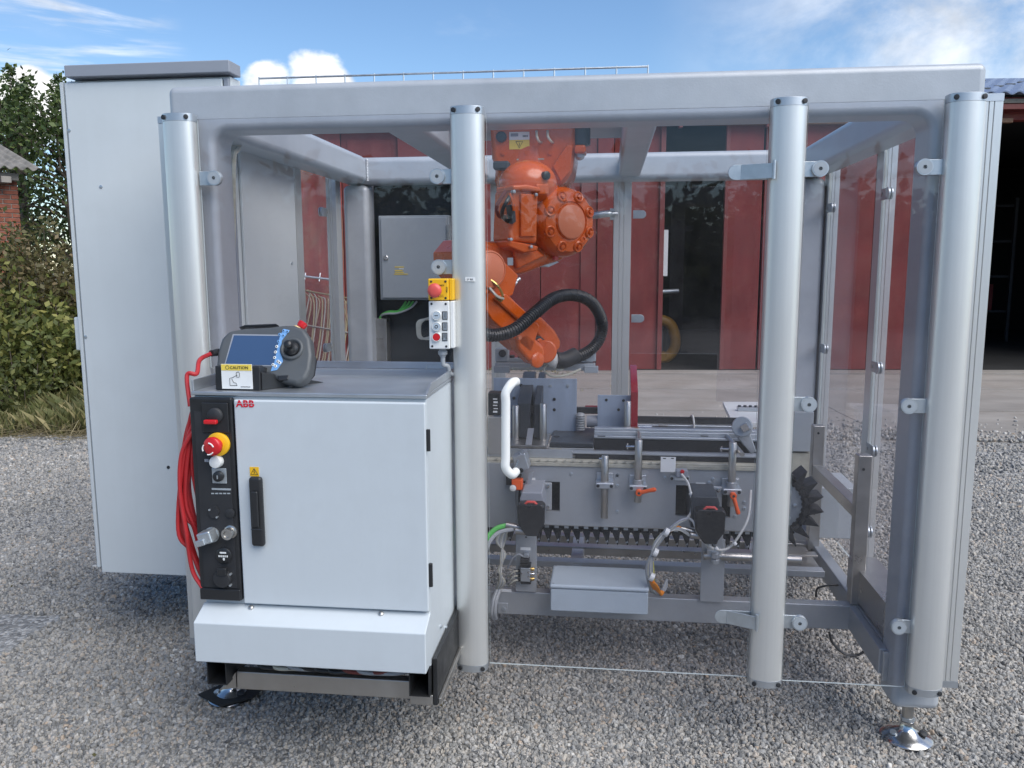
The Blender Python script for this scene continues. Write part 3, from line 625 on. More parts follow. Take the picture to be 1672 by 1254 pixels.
bk = []  # unseen foliage added behind the camera, only to shape reflections in the panes
for i in range(46):
    x = -34+68*i/45+random.uniform(-.8, .8); hh = random.uniform(1.8, 3.6)
    for q in range(7): bk.append((x+random.uniform(-1, 1), -24+random.uniform(-1.5, 1.5), hh*(q+.4)/7, random.uniform(.8, 1.3)))
v, k = leaves(bk, 60000, .8, .62, 0); v[:, 2] = np.maximum(v[:, 2], .01); tb = leafobj('unseen_reflection_belt', v, k, 'leaf_olive', None); tag(tb, 'unseen belt of trees added behind the camera to break the horizon in pane reflections', 'trees')
def blades(name, k, x0, x1, yb, depth, h0, h1, mat, label, cat):
    x = rng.uniform(x0, x1, k); y = yb+.22*np.sin(x*3.1)+.12*np.sin(x*7)+depth*rng.beta(1.1, 1.6, k); h = rng.uniform(h0, h1, k)*(.45+.55*np.clip((y-yb)/.5, 0, 1))*(.6+.7*np.array([mnoise.noise(Vector((a*1.6, c*1.6, 5)))+.5 for a, c in zip(x, y)]))
    a = rng.uniform(0, 6.28, k); ln = rng.uniform(.05, .9, k)**1.5*h; w_ = rng.uniform(.003, .007, k)
    dx, dy = np.cos(a), np.sin(a); z0 = np.zeros(k)-.01
    p0 = np.stack([x-dy*w_, y+dx*w_, z0], 1); p1 = np.stack([x+dy*w_, y-dx*w_, z0], 1); p2 = np.stack([x+dx*ln*.45+dy*w_*.7, y+dy*ln*.45-dx*w_*.7, h*.7], 1); p3 = np.stack([x+dx*ln, y+dy*ln, h], 1)
    v = np.stack([p0, p1, p2, p3], 1).reshape(-1, 3); o = leafobj(name, v, k, mat, None); tag(o, label, cat); return o
MB().prism([(-14, 5.15, -.05), (-4.3, 5.15, -.05), (-4.3, 9.6, -.05), (-14, 12, -.05)], (0, 0, .052)).build('soil_bank', 'soil', kind='structure')
blades('grass', 26000, -9.2, -4.3, 4.95, 2.6, .08, .36, 'grass', 'rough green and straw grass fringing the gravel on the left', 'grass')
blades('weeds', 260, -1.9, -.3, 10.55, .35, .05, .22, 'grass', 'small weeds growing at the foot of the red sliding door', 'weeds')
blades('weeds', 90, -.7, .5, 8.85, .25, .03, .12, 'grass', 'few weeds in the joint of the concrete apron', 'weeds')
k_ = 130; lx = rng.uniform(-5, 5, k_); ly = rng.uniform(-1.4, 5, k_); ok_ = rng.uniform(0, 1, k_) < .35+.65*((lx < -2.4) | (lx > 2.2))
lx, ly = lx[ok_], ly[ok_]; v, k = leaves(np.stack([lx, ly, np.full(len(lx), .018), np.full(len(lx), .02)], 1), len(lx), .3, .035, 2.5); v[:, 2] = .018+np.abs(v[:, 2]-.018)*.35
fl_ = leafobj('fallen_leaves', v, k, 'leaf_russet', None); tag(fl_, 'scattered small dry leaves lying on the gravel', 'leaves')
def litter():
    k = 420; x = rng.uniform(-7.6, -5.3, k); y = 4.95+.2*np.sin(x*3)+rng.normal(0, .16, k); mb = MB()
    for a, c in zip(x, y):
        t_ = random.uniform(0, 6.28); ll = random.uniform(.1, .4); mb.tube([(a, c, .01+random.random()*.05), (a+math.cos(t_)*ll, c+math.sin(t_)*ll*.6, .01+random.random()*.16)], .003, 3)
    o = mb.build('dry_straw', 'straw', fast=True); tag(o, 'pale dry straw lying where the grass meets the gravel', 'straw', None, 'stuff')
litter()

# ================================================================== MACHINE ENCLOSURE
enc = empty('machine_enclosure', (0, 1.1, 0), 'large silver framed machine enclosure with clear panes and rounded corner posts', 'safety enclosure')
XL0, XL1, XR0, XR1, ZB0, ZB1 = -1.42, -1.246, 1.292, 1.462, 2.298, 2.461
def arc(cx, cz, r, a0, a1, k, y): return [Vector((cx+r*math.cos(R(a0+(a1-a0)*i/k)), y, cz+r*math.sin(R(a0+(a1-a0)*i/k)))) for i in range(k+1)]
def portal(y0, y1, zl):
    f_ = .055
    P = [Vector((XL0, y0, zl)), Vector((XL0, y0, ZB1)), Vector((XR1, y0, ZB1)), Vector((XR1, y0, zl)), Vector((XR0, y0, zl))]
    P += arc(XR0-f_, ZB0-f_, f_, 0, 90, 6, y0)+arc(XL1+f_, ZB0-f_, f_, 90, 180, 6, y0)+[Vector((XL1, y0, zl))]
    return MB().prism(P, (0, y1-y0, 0))
portal(.02, .18, .156).build('front_frame', 'frame', enc, .027, 4)
# rear frame: two legs and a beam, side beams butt between front and rear with a weld
MB().box(XL0, XL1-.012, 2.04, 2.20, .156, ZB0-.004).build('rear_leg', 'frame', enc, .036, 4); MB().box(1.304, XR1, 2.04, 2.20, .156, ZB0-.004).build('rear_leg', 'frame', enc, .036, 4)
MB().box(XL0, XR1, 2.04, 2.20, ZB0, ZB1-.002).build('rear_beam', 'frame', enc, .036, 4)
MB().box(XL0, XL1-.010, .184, 2.036, ZB0+.001, ZB1-.001).build('side_beam', 'frame', enc, .036, 4)
MB().box(1.304, XR1, .184, 2.036, ZB0+.001, ZB1-.001).build('side_beam', 'frame', enc, .036, 4)
mbw = MB()
for i in range(14): mbw.ball((XL1-.012, 2.041, ZB0+.02+i*.0095), .009, .007, .008, 8, 6)
mbw.build('weld', 'weldbead', enc)
# roof cross bars that carry the robot
MB().box(-.66, -.50, .184, 2.036, ZB0+.02, ZB1-.03).build('cross_bar', 'frame', enc, .02, 3)
MB().box(.27, .40, .184, 2.036, ZB0+.02, ZB1-.03).build('cross_bar', 'frame', enc, .02, 3)
bx('mounting_plate', 'grey', enc, -.52, .29, .75, 1.30, 2.43, 2.455)
# levelling feet
def foot(x, y, ztop):
    f_ = MB().lathe((x, y, 0), (0, 0, 1), [(.092, 0), (.094, .006), (.088, .012), (.066, .021), (.038, .036), (.027, .048), (.024, .070), (.014, .078)], 36).build('levelling_foot', 'chrome', enc)
    MB().cyl((x, y, .07), (x, y, ztop), .021, n=16).build('spindle', 'steel', f_); MB().lathe((x, y, .074), (0, 0, 1), [(.026, 0), (.026, .012)], 6).build('nut', 'zinc', f_)
    MB().lathe((x+.052, y-.022, .030), (.3, -.3, 1), [(.015, 0), (.015, .006), (.010, .009)], 12).build('anchor_hole', 'matteblack', f_)
    MB().lathe((x-.055, y-.02, .028), (-.3, -.3, 1), [(.012, 0), (.012, .006)], 12).build('anchor_screw', 'zinc', f_)
    return f_
foot(1.379, .10, .16); foot(-1.335, .10, .16); foot(1.379, 2.12, .16); foot(-1.335, 2.12, .16)
rm_ = MB().prism([(-1.465, .065, .016), (-1.38, .19, .016), (-1.215, .17, .016), (-1.225, .07, .016), (-1.33, -.01, .016)], (0, 0, .008)).build('rubber_mat', 'rubber'); tag(rm_, 'small black rubber mat under the left front levelling foot', 'mat')

# front posts: half-round anodised profile, flat end caps with two bolt holes
PX = [-1.348, -.280, .816, 1.378]; PZ0, PZ1 = .258, 2.348
def postprof(x, z, hw=.059):
    P = [Vector((x+hw, -.012, z)), Vector((x+hw, -.040, z))]
    for i in range(1, 12):
        a = R(-180*(i/12)); P.append(Vector((x+hw*math.cos(a), -.040+.034*math.sin(a), z)))
    return P+[Vector((x-hw, -.040, z)), Vector((x-hw, -.012, z))]
p0_ = MB().prism(postprof(PX[0], PZ0+.028), (0, 0, PZ1-PZ0-.056)).build('front_post', 'anod', enc, ang=30)
def endcap(z0, up):
    mb = MB().prism(postprof(PX[0], z0, .0595), (0, 0, .028)); o = mb.build('end_cap', 'alu', p0_, .0015, 1, ang=30)
    for s in (-1, 1): MB().lathe((PX[0]+s*.043, -.0655, z0+.014), (s*.35, -1, 0), [(.0085, 0), (.0085, .004), (.006, .0045)], 14).build('bolt_hole', 'matteblack', o)
    return o
ct = endcap(PZ1-.0279, True); cb = endcap(PZ0-.0001, False)
def copytree(src, delta, par):
    o = put(src, delta, par)
    for c in list(src.children): copytree(c, delta, o)
    return o
tree0 = [p0_]
for x in PX[1:]: copytree(p0_, (x-PX[0], 0, 0), enc)
for x in PX[1:3]: bx('post_bracket', 'frame', enc, x-.05, x+.05, -.012, .018, 2.20, 2.33)
# side and rear posts: grooved extrusion
def gpost(x0, y0, dx, dy, z0=.26, z1=2.34, mat='anod'):
    mb = MB(); w_ = dx
    for a, b_ in ((0, .30), (.33, .55), (.58, 1.0)): mb.box(x0+w_*a, x0+w_*b_, y0, y0+dy, z0, z1)
    mb.box(x0+.003, x0+w_-.003, y0+.004, y0+dy-.003, z0, z1)
    o = mb.build('side_post', mat, enc, .0015, 1); MB().box(x0-.0005, x0+w_+.0005, y0-.001, y0+dy, z1, z1+.025).build('end_cap', 'alu', o); MB().box(x0-.0005, x0+w_+.0005, y0-.001, y0+dy, z0-.025, z0).build('end_cap', 'alu', o)
    return o
gpost(1.466, .055, .066, .09); gpost(1.466, 1.06, .062, .09); gpost(1.466, 2.02, .062, .09)
gpost(-1.498, .085, .066, .09); gpost(-1.486, 1.275, .062, .09); gpost(-1.486, 1.93, .062, .09)
mbp = gpost(.245, 2.205, .108, .06); mbp.name = 'rear_post'
gpost(1.36, 2.205, .09, .06).name = 'rear_post'; gpost(-.52, 2.205, .09, .06).name = 'rear_post'
# clear panes
def pane(pts, vec, name='glass_pane', par=None):
    mb = MB(); mb.prism(pts, vec)
    n_ = len(pts); mb.mi = [0, 0]+[1]*n_
    return mb.build(name, ['glass', 'glassedge'], par or enc, ang=20)
TK = .008
def fpane(x0, x1, z0, z1, **k): return pane([(x0, -.024, z0), (x1, -.024, z0), (x1, -.024, z1), (x0, -.024, z1)], (0, TK, 0), **k)
pane([(-1.285, -.024, 1.415), (-.445, -.024, 1.415), (-.445, -.024, 1.435), (-.343, -.024, 1.435), (-.343, -.024, 2.332), (-1.285, -.024, 2.332)], (0, TK, 0))
door = fpane(-.214, .752, .275, 2.328, name='glass_door'); fpane(.882, 1.316, .268, 2.335)
def sidepane(x, y0, y1, z0=.30, z1=2.32): return pane([(x, y0, z0), (x, y1, z0), (x, y1, z1), (x, y0, z1)], (TK, 0, 0))
sidepane(1.474, .16, 1.05); sidepane(1.474, 1.165, 2.01); sidepane(-1.482, 1.385, 1.92)
pane([(-.42, 2.225, .32), (.24, 2.225, .32), (.24, 2.225, 2.31), (-.42, 2.225, 2.31)], (0, TK, 0))
nx_, nz_ = A(1172, 578, 2.225), A(1172, 650, 2.225)
pane([(.36, 2.225, nx_.z), (nx_.x, 2.225, nx_.z), (nx_.x, 2.225, .95), (1.355, 2.225, .95), (1.355, 2.225, 2.31), (.36, 2.225, 2.31)], (0, TK, 0))
# clamps
def clampx(x, z, s):
    o = MB().box(x-.004 if s > 0 else x-.062, x+.062 if s > 0 else x+.004, -.034, -.027, z-.026, z+.026).build('pane_clamp', 'zinc', enc, .002, 1)
    d = MB().lathe((x, -.0265, z), (0, -1, 0), [(.0275, 0), (.0275, .018), (.0265, .0195), (.0262, .0195), (.001, .0195)], 28).build('clamp_disc', 'zinc', o)
    MB().lathe((x, -.0460, z), (0, -1, 0), [(.0232, 0), (.0232, .0008), (.0065, .0010), (.0058, -.002), (.001, -.002)], 28).build('disc_face', 'grey', o); return o
cl = clampx(-.389, 2.112, 1)
for z in (1.793,): putc(cl, (0, 0, z-2.112))
for x, z in ((1.259, 2.117), (1.259, 1.311), (1.275, .505)): putc(cl, (x+.389, 0, z-2.112))
cl2 = clampx(-1.222, 2.119, -1)
for x, z in ((.925, 2.117), (.925, 1.311), (.930, .503)): putc(cl2, (x+1.222, 0, z-2.119))
def clampy(x, y, z, dirx):
    o = MB().box(x, x+.006*dirx, y-.075, y+.004, z-.026, z+.026).build('pane_clamp', 'zinc', enc, .002, 1)
    MB().lathe((x+.006*dirx, y-.080, z), (1*dirx, 0, 0), [(.0275, -.004), (.0275, .004), (.008, .0045)], 24).build('clamp_disc', 'zinc', o); MB().lathe((x+.016*dirx, y-.080, z), (1*dirx, 0, 0), [(.0275, 0), (.0275, .006)], 24).build('clamp_disc', 'zinc', o)
    MB().cyl((x-.003*dirx, y-.02, z), (x+.01*dirx, y-.02, z), .009, n=10).build('screw', 'steel', o); return o
cy0 = clampy(1.462, 1.06, AX(1440, 318, 1.466).z, 1)
for q in ((1425, 598), (1418, 732), (1410, 862)): putc(cy0, (0, 0, AX(*q, 1.466).z-AX(1440, 318, 1.466).z))
for q in ((1353, 340), (1341, 568)): putc(cy0, (0, .96, AX(*q, 1.466).z-AX(1440, 318, 1.466).z))
cy1 = clampy(-1.478, 1.93, AX(550, 350, -1.478).z, -1); putc(cy1, (0, 0, AX(556, 562, -1.478).z-AX(550, 350, -1.478).z))
# door hinges, rear tabs and latch
def tab(name, x0, x1, y, z, h, mat, par, s=1):
    P = [Vector((x1, y, z-h/2)), Vector((x1, y, z+h/2))]+[Vector((x0+h/2+h/2*math.cos(R(90+15*i)), y, z+h/2*math.sin(R(90+15*i)))) for i in range(13)]
    if s < 0: P = [Vector((x0+x1-p.x, p.y, p.z)) for p in P]
    return MB().prism(P, (0, .005, 0)).build(name, mat, par, .0015, 1)
for q0, q1 in (((1190, 281), (1264, 278)), ((1168, 1012), (1236, 1016))):
    a, b_ = A(*q0, -.05), A(*q1, -.08)
    h_ = tab('door_hinge', a.x, b_.x-.004, -.034, (a.z+b_.z)/2, .052, 'zinc', door)
    MB().obox((b_.x-.05, -.055, (a.z+b_.z)/2), (.10, -.045, 0), (.0025, .0055, 0), (0, 0, .050)).build('hinge_leaf', 'zinc', h_, .001)
    MB().cyl((b_.x, -.079, (a.z+b_.z)/2-.028), (b_.x, -.079, (a.z+b_.z)/2+.034), .006, n=12).build('hinge_pin', 'zinc', h_)
for q in ((1043, 350), (1040, 520)):
    p = A(*q, 2.215); tab('rear_tab', p.x-.035, p.x+.045, 2.212, p.z, .05, 'zinc', enc, -1)
p = A(992, 350, 2.19); la = bx('door_latch', 'zinc', enc, p.x+.015, p.x+.045, 2.185, 2.204, p.z-.035, p.z+.035)
MB().tube(spline([p+Vector((.06, -.01, .004)), p+Vector((.0, -.03, .002)), p+Vector((-.06, -.035, -.006)), p+Vector((-.10, -.02, -.01))], 5), [.012]*4+[.021]*12, 10).build('latch_lever', 'alu', la)
# big white tube pull handle on the door
a, b_ = A(826, 632, -.085), A(826, 772, -.085)
MB().tube(spline([(a.x+.03, -.026, a.z+.012), (a.x+.02, -.07, a.z+.012), (a.x, -.088, a.z-.02), (a.x, -.088, a.z-.06), ((a.x+b_.x)/2, -.088, (a.z+b_.z)/2), (b_.x, -.088, b_.z+.06), (b_.x, -.088, b_.z+.02), (b_.x+.02, -.07, b_.z-.010), (b_.x+.03, -.026, b_.z-.010)], 6), .0165, 14).build('pull_handle', 'white', door)
a, b_ = A(800, 642, -.01), A(816, 680, -.01)
lk = bx('door_lock', 'black', enc, a.x-.01, b_.x, .0, .06, b_.z, a.z, .004)
for i in range(5): decal('lock_mark', 'white', lk, ((a.x+b_.x)/2+.002*(i % 2), -.0015, b_.z+.016+i*.012), XR, ZU, .016, .0035+.003*(i % 3 == 0))
bx('lock_plate', 'steel', enc, a.x-.012, b_.x+.006, .0, .012, A(800, 742, 0).z, b_.z-.004)
# base frame of the enclosure
MB().box(1.296, 1.352, .20, 2.03, .25, .352).build('base_beam', 'plate', enc, .006); MB().box(-1.33, -1.27, .20, 2.03, .25, .352).build('base_beam', 'plate', enc, .006)
MB().box(1.300, 1.42, .184, .69, .365, .502).build('cable_duct', 'steel', enc, .004)
bx('duct_lid', 'steel', enc, 1.298, 1.422, .182, .692, .502, .506); bx('beam_end_cap', 'zinc', enc, 1.272, 1.294, .085, .105, A(1452, 1110, .1).z, A(1446, 1062, .1).z)
MB().box(1.262, 1.294, .105, .56, .25, .352).build('base_beam', 'plate', enc, .004)
# white inner panel, cables in the upper left corner
ca0 = []
for k in range(3):
    a = A(396-5*k, 222, .42); b_ = A(381-3*k, 266, .36); ca0.append(wire('conduit', 'clearhose', enc, [a+Vector((.0, .1, .06)), a, (a+b_)/2, b_, b_+Vector((-.02, 0, -.35))], .011))
# label on second post
pz = A(768, 456, -.075); tl = decal('post_label', 'paper', enc, (pz.x, -.0752, pz.z), XR, ZU, .036, .014)
lettering('27 RR', (pz.x-.013, -.0770, pz.z-.0035), XR, ZU, .009, 'ink', enc)

# rear black cabinet back with the grey control box in front
bpn = empty('back_panel', (-.9, 2.24, .3), 'black sheet panel closing the rear of the enclosure behind the grey control box', 'panel')
a, b_ = A(610, 300, 2.24), A(762, 300, 2.24)
MB().box(a.x, b_.x, 2.235, 2.25, .35, 2.31).build('sheet', 'blackpanel', bpn, .002)
bx('sheet_edge', 'grey', bpn, a.x-.10, a.x-.004, 2.21, 2.26, .35, 2.31)
a, b_ = A(632, 520, 2.16), A(612, 606, 2.16); bx('steel_trunking', 'steel', bpn, b_.x-.08, a.x, 2.14, 2.232, .4, a.z, .004)
cb_ = empty('control_box', A(675, 490, 2.12), 'flat grey wall box with small lock and worn yellow label on black panel', 'control box')
a, b_ = A(618, 352, 2.10), A(734, 490, 2.10)
bx('housing', 'grey', cb_, a.x-.006, b_.x, 2.115, 2.23, b_.z, a.z, .006); dr = bx('door', 'grey', cb_, a.x+.012, b_.x-.012, 2.098, 2.113, b_.z+.012, a.z-.012, .005)
bx('hinge', 'steel', cb_, b_.x-.012, b_.x+.006, 2.09, 2.10, a.z-.15, a.z-.06); p = A(630, 421, 2.095)
MB().lathe((p.x, 2.098, p.z), (0, -1, 0), [(.016, 0), (.016, .006), (.012, .010), (.006, .010)], 16).build('lock', 'chrome', cb_)
for i, (dx, w_, mt) in enumerate(((0, .06, 'yellowlabel'), (.012, .03, 'paper'), (-.005, .05, 'yellowlabel'), (.0, .055, 'yellowlabel'), (.01, .09, 'yellowlabel'))):
    p = A(652, 436+i*2.9, 2.095); decal('worn_label', mt, cb_, (p.x+dx, 2.0975, p.z), XR, ZU, w_, .006)
for i in range(4):
    p0 = A(663+6*i, 492, 2.15); p1 = A(650, 508, 2.15); p2 = A(634, 509, 2.15); p3 = A(622, 516, 2.15)
    wire('cable', 'greycable' if i == 3 else 'greencable', cb_, [p0, p0+Vector((-.02-.008*i, 0, -.03-.004*i)), p1+Vector((0, -.004*i, -.004*i)), p2+Vector((0, -.006*i, -.004*i)), p3, p3+Vector((-.01, 0, -.06))], .007)

# wire cable tray on the roof
tr = empty('cable_tray', (-.4, .5, 2.462), 'thin galvanised wire cable tray lying along the top of the enclosure roof', 'cable tray')
t0, t1 = A(423, 127, .45), A(1058, 110, .45)
for y in (.45, .52, .59, .66): MB().tube([(t0.x, y, 2.467), (t1.x, y, 2.467)], .0028, 6).build('tray_wire', 'zinc', tr)
for y in (.45, .66): MB().tube([(t0.x, y, (t0.z+t1.z)/2), (t1.x, y, (t0.z+t1.z)/2)], .0042, 6).build('rim_wire', 'zinc', tr)
for i in range(14):
    x = t0.x+(t1.x-t0.x)*i/13; zt = (t0.z+t1.z)/2+.006; MB().tube([(x, .45, zt), (x, .45, 2.470), (x, .66, 2.470), (x, .66, zt)], .0034, 5).build('rung', 'zinc', tr)
for x in (-1.0, -.2, .3): bx('tray_support', 'zinc', tr, x, x+.03, .186, .68, 2.4605, 2.4645, .001)

# ================================================================== LEFT SWITCH CABINET
sw = empty('switch_cabinet', (-1.8, .9, .36), 'tall pale grey switch cabinet with grey lid left of the enclosure', 'electrical cabinet')
q = [A(107, 131, .58), A(160, 934, .58)]
SX0, SX1, SZ0, SZ1 = (q[0].x+q[1].x)/2, -1.430, q[1].z, q[0].z
MB().box(SX0-.0, SX1-.006, .60, .70, SZ0+.01, SZ1).build('body', 'cab', sw, .006); MB().box(SX0-.0, SX1-.006, .702, 1.25, SZ0+.01, 2.28).build('rear_body', 'cab', sw, .006)
MB().box(SX0+.008, SX1-.035, .575, .598, SZ0, SZ1-.012).build('front_panel', 'cab', sw, .006)
MB().box(SX0-.022, SX0-.004, .585, .70, SZ0+.02, SZ1-.006).build('side_door', 'cab', sw, .005)
MB().box(SX1-.030, SX1-.008, .578, .598, SZ0, SZ1-.012).build('edge_strip', 'lid', sw, .003)
MB().box(SX1-.004, SX1+.008, .625, 1.262, SZ0+.02, ZB0+.02).build('inner_side_panel', 'cab', sw, .003)
l0 = A(104, 108, .55); MB().box(l0.x, -1.418, .55, .665, SZ1+.006, l0.z+.004).build('lid', 'lid', sw, .004, 2)
for px, py in ((113, 213), (140, 550), (165, 305), (275, 763)):
    p = A(px, py, .575); MB().lathe((p.x, .575, p.z), (0, -1, 0), [(.008, 0), (.008, .002), (.004, .003)], 10).build('screw', 'zinc' if px < 200 else 'matteblack', sw)
p = A(124, 545, .62); bx('side_handle', 'cab', sw, SX0-.052, SX0-.022, .60, .66, AP(124, 572, (0, .6, 0), (0, 1, 0)).z, AP(122, 518, (0, .6, 0), (0, 1, 0)).z, .006)
p = AX(476, 430, SX1+.008); MB().cyl((SX1+.008, p.y, p.z), (SX1+.014, p.y, p.z), .008, n=8).build('screw', 'zinc', sw)

# ================================================================== ROBOT CONTROLLER
ct_ = empty('robot_controller', (-.74, -.1, .33), 'pale grey control cabinet with red logo, black switch strip and black door handle', 'control cabinet')
CX0, CX1, CY0, CZ0, CZ1 = -1.132, -.350, -.45, .672, 1.378
MB().box(CX0, CX1, CY0, .28, .47, CZ1).build('body', 'ctrl', ct_, .005)
MB().box(-.985, CX1+.001, CY0-.024, CY0-.003, CZ0, CZ1-.010).build('door', 'ctrl', ct_, .006, 3)
dr = [o for o in ct_.children if o.name.startswith('door')][-1]
YD = CY0-.024
# tray on top
tray = MB().box(CX0-.004, CX1+.004, CY0-.012, .26, CZ1+.001, CZ1+.014).build('top_tray', 'alu', ct_, .003)
MB().box(CX0-.004, CX0+.004, CY0-.005, .20, CZ1+.0145, CZ1+.052).build('tray_lip', 'alu', tray, .002); MB().box(CX1-.004, CX1+.004, CY0+.06, .20, CZ1+.0145, CZ1+.042).build('tray_lip', 'alu', tray, .002)
MB().box(CX0+.005, CX1-.005, .192, .20, CZ1+.0145, CZ1+.042).build('tray_lip', 'alu', tray, .002)
MB().prism([(CX1-.004, CY0-.005, CZ1+.0145), (CX1-.004, CY0+.059, CZ1+.0145), (CX1-.004, CY0+.059, CZ1+.041)], (.008, 0, 0)).build('lip_corner', 'alu', tray)
# black strip: frame and recessed face
st = MB().box(CX0-.004, -.990, CY0-.026, CY0-.003, CZ0+.01, CZ1-.004).build('switch_strip', 'black', ct_, .006, 3)
YS = CY0-.0265
MB().box(CX0+.012, -1.004, YS-.0015, YS+.0005, CZ0+.055, CZ1-.05).build('strip_face', 'matteblack', st, .001)
bx('strip_foot', 'black', st, CX0-.002, -.992, CY0-.034, CY0-.026, CZ0+.012, CZ0+.052, .004)
def S(px, py): return A(px, py, YS-.004)
def kn(name, mat, px, py, prof, n=24, par=None):
    p = S(px, py); return MB().lathe((p.x, YS-.0015, p.z), (0, -1, 0), prof, n).build(name, mat, par or st, ang=50)
p = S(352, 682); bx('switch_plate', 'black', st, p.x-.045, p.x+.045, YS-.008, YS-.0015, p.z-.05, p.z+.05, .004)
r_ = kn('rotary_switch', 'matteblack', 353, 678, [(.026, 0), (.026, .014), (.022, .018)]); p = S(349, 687); MB().box(p.x-.022, p.x+.022, YS-.034, YS-.016, p.z-.007, p.z+.007).build('switch_lever', 'red', r_, .004)
e_ = kn('emergency_ring', 'yellow', 357, 725, [(.039, 0), (.039, .009), (.034, .012)], 32); MB().lathe((S(357, 725).x, YS-.012, S(357, 725).z), (-.1, -1, 0), [(.019, 0), (.019, .012), (.030, .020), (.031, .032), (.026, .037), (.001, .038)], 28).build('emergency_button', 'red', e_, ang=50)
p = S(352, 728)
for a0 in (20, 140, 260):
    pts = [Vector((p.x-.002+.019*math.cos(R(a0+8*i)), YS-.0515, p.z+.019*math.sin(R(a0+8*i)))) for i in range(9)]; MB().tube(pts, .0022, 5).build('arrow_mark', 'paper', e_)
kn('white_pushbutton', 'white', 355, 753, [(.021, 0), (.021, .012), (.019, .022), (.012, .024)]); p = S(337, 752); decal('icon', 'lid', st, (p.x, YS-.0016, p.z), XR, ZU, .014, .010)
p = S(358, 777); kp = MB().box(p.x-.025, p.x+.025, YS-.005, YS-.0015, p.z-.026, p.z+.026).build('key_plate', 'zinc', st, .002); MB().lathe((p.x, YS-.005, p.z), (0, -1, 0), [(.018, 0), (.017, .012), (.010, .016)], 20).build('key_switch', 'black', kp); decal('key_slot', 'zinc', kp, (p.x+.002, YS-.0212, p.z), XR, ZU, .004, .012)
for i in range(5):
    p = S(347+6.5*i, 806); decal('indicator', 'grey', st, (p.x, YS-.0016, p.z), XR, ZU, .010, .004)
p = S(361, 799); decal('indicator_bar', 'grey', st, (p.x, YS-.0016, p.z), XR, ZU, .066, .006)
kn('round_socket', 'matteblack', 376, 838, [(.016, 0), (.016, .006), (.010, .008)])
p = S(349, 836); MB().prism([Vector((p.x+.020*math.cos(R(60*i)), YS-.0015, p.z+.024*math.sin(R(60*i)))) for i in range(6)], (0, -.005, 0)).build('service_socket', 'matteblack', st)
for px, py in ((343, 832), (355, 844)): kn('screw', 'zinc', px, py, [(.0035, 0), (.0035, .009)], 8)
hp = kn('plug_flange', 'zinc', 346, 873, [(.026, 0), (.026, .006)], 20); p = S(345, 872)
MB().obox((p.x, YS-.03, p.z), (.046, .0, .014), (0, .05, 0), (-.012, 0, .040)).build('plug_housing', 'zinc', hp, .006); MB().obox((p.x-.012, YS-.052, p.z-.014), (.030, 0, .010), (0, .02, 0), (-.006, 0, .02)).build('plug_lever', 'alu', hp, .003)
kn('round_connector', 'steel', 377, 868, [(.022, 0), (.022, .006), (.017, .008), (.017, .026), (.019, .026), (.019, .034), (.012, .034), (.011, .028)])
kn('hour_meter', 'black', 366, 907, [(.028, 0), (.028, .006), (.024, .009), (.002, .009)], 32)
p = S(366, 907); hm = [o for o in st.children if o.name == 'hour_meter'][0]
for i in range(5): decal('digit', 'paper', hm, (p.x-.014+.007*i, YS-.0107, p.z), XR, ZU, .004, .006)
decal('meter_mark', 'paper', hm, (p.x, YS-.0107, p.z+.012), XR, ZU, .022, .005); decal('meter_mark', 'paper', hm, (p.x+.002, YS-.0107, p.z-.010), XR, ZU, .006, .008)
sk = kn('mains_socket', 'matteblack', 364, 944, [(.031, 0), (.031, .010), (.028, .016), (.015, .018)], 28); p = S(366, 930); MB().box(p.x-.016, p.x+.016, YS-.026, YS-.008, p.z-.014, p.z+.012).build('socket_lid', 'black', sk, .004)
for px, py in ((377, 937), (377, 955)): kn('screw', 'zinc', px, py, [(.004, 0), (.004, .010)], 8)
# logo: bold letters with the fine white cut across them
p = A(386, 664, YD); lg = lettering('ABB', (p.x, YD-.0012, p.z), XR, ZU, .0315, 'redpaint', dr, .0006, 'LEFT', .0008, 1.05, 'logo')
decal('logo_cut', 'ctrl', lg, (p.x+.030, YD-.0019, p.z+.0115), XR, ZU, .072, .0011, .0006)
p = A(415.5, 770, YD); yl = decal('warning_label', 'yellow', dr, (p.x, YD, p.z), XR, ZU, .031, .031)
tri = [Vector((p.x, YD-.002, p.z+.011)), Vector((p.x+.012, YD-.002, p.z-.009)), Vector((p.x-.012, YD-.002, p.z-.009)), Vector((p.x, YD-.002, p.z+.011))]
MB().tube(tri, .0011, 4).build('triangle', 'ink', yl); MB().tube([Vector((p.x+.002, YD-.002, p.z+.006)), Vector((p.x-.002, YD-.002, p.z-.0)), Vector((p.x+.002, YD-.002, p.z-.0005)), Vector((p.x-.001, YD-.002, p.z-.007))], .0009, 4).build('bolt_mark', 'ink', yl)
a, b_ = A(406, 779, YD-.02), A(431, 893, YD-.02); xm = (a.x+b_.x)/2
hd = MB().box(xm-.022, xm+.022, YD-.024, YD-.001, b_.z, a.z).build('handle', 'black', dr, .010, 3); MB().box(xm-.011, xm+.011, YD-.034, YD-.025, b_.z+.07, a.z-.045).build('handle_grip', 'black', hd, .006, 3)
decal('handle_seam', 'slate', hd, (xm, YD-.0242, b_.z+.06), XR, ZU, .038, .002)
for z0, z1 in ((A(700, 735, CY0).z, A(700, 700, CY0).z), (A(703, 955, CY0).z, A(703, 918, CY0).z)): MB().cyl((CX1+.006, CY0-.012, z0), (CX1+.006, CY0-.012, z1), .0075, n=12).build('hinge', 'black', dr)
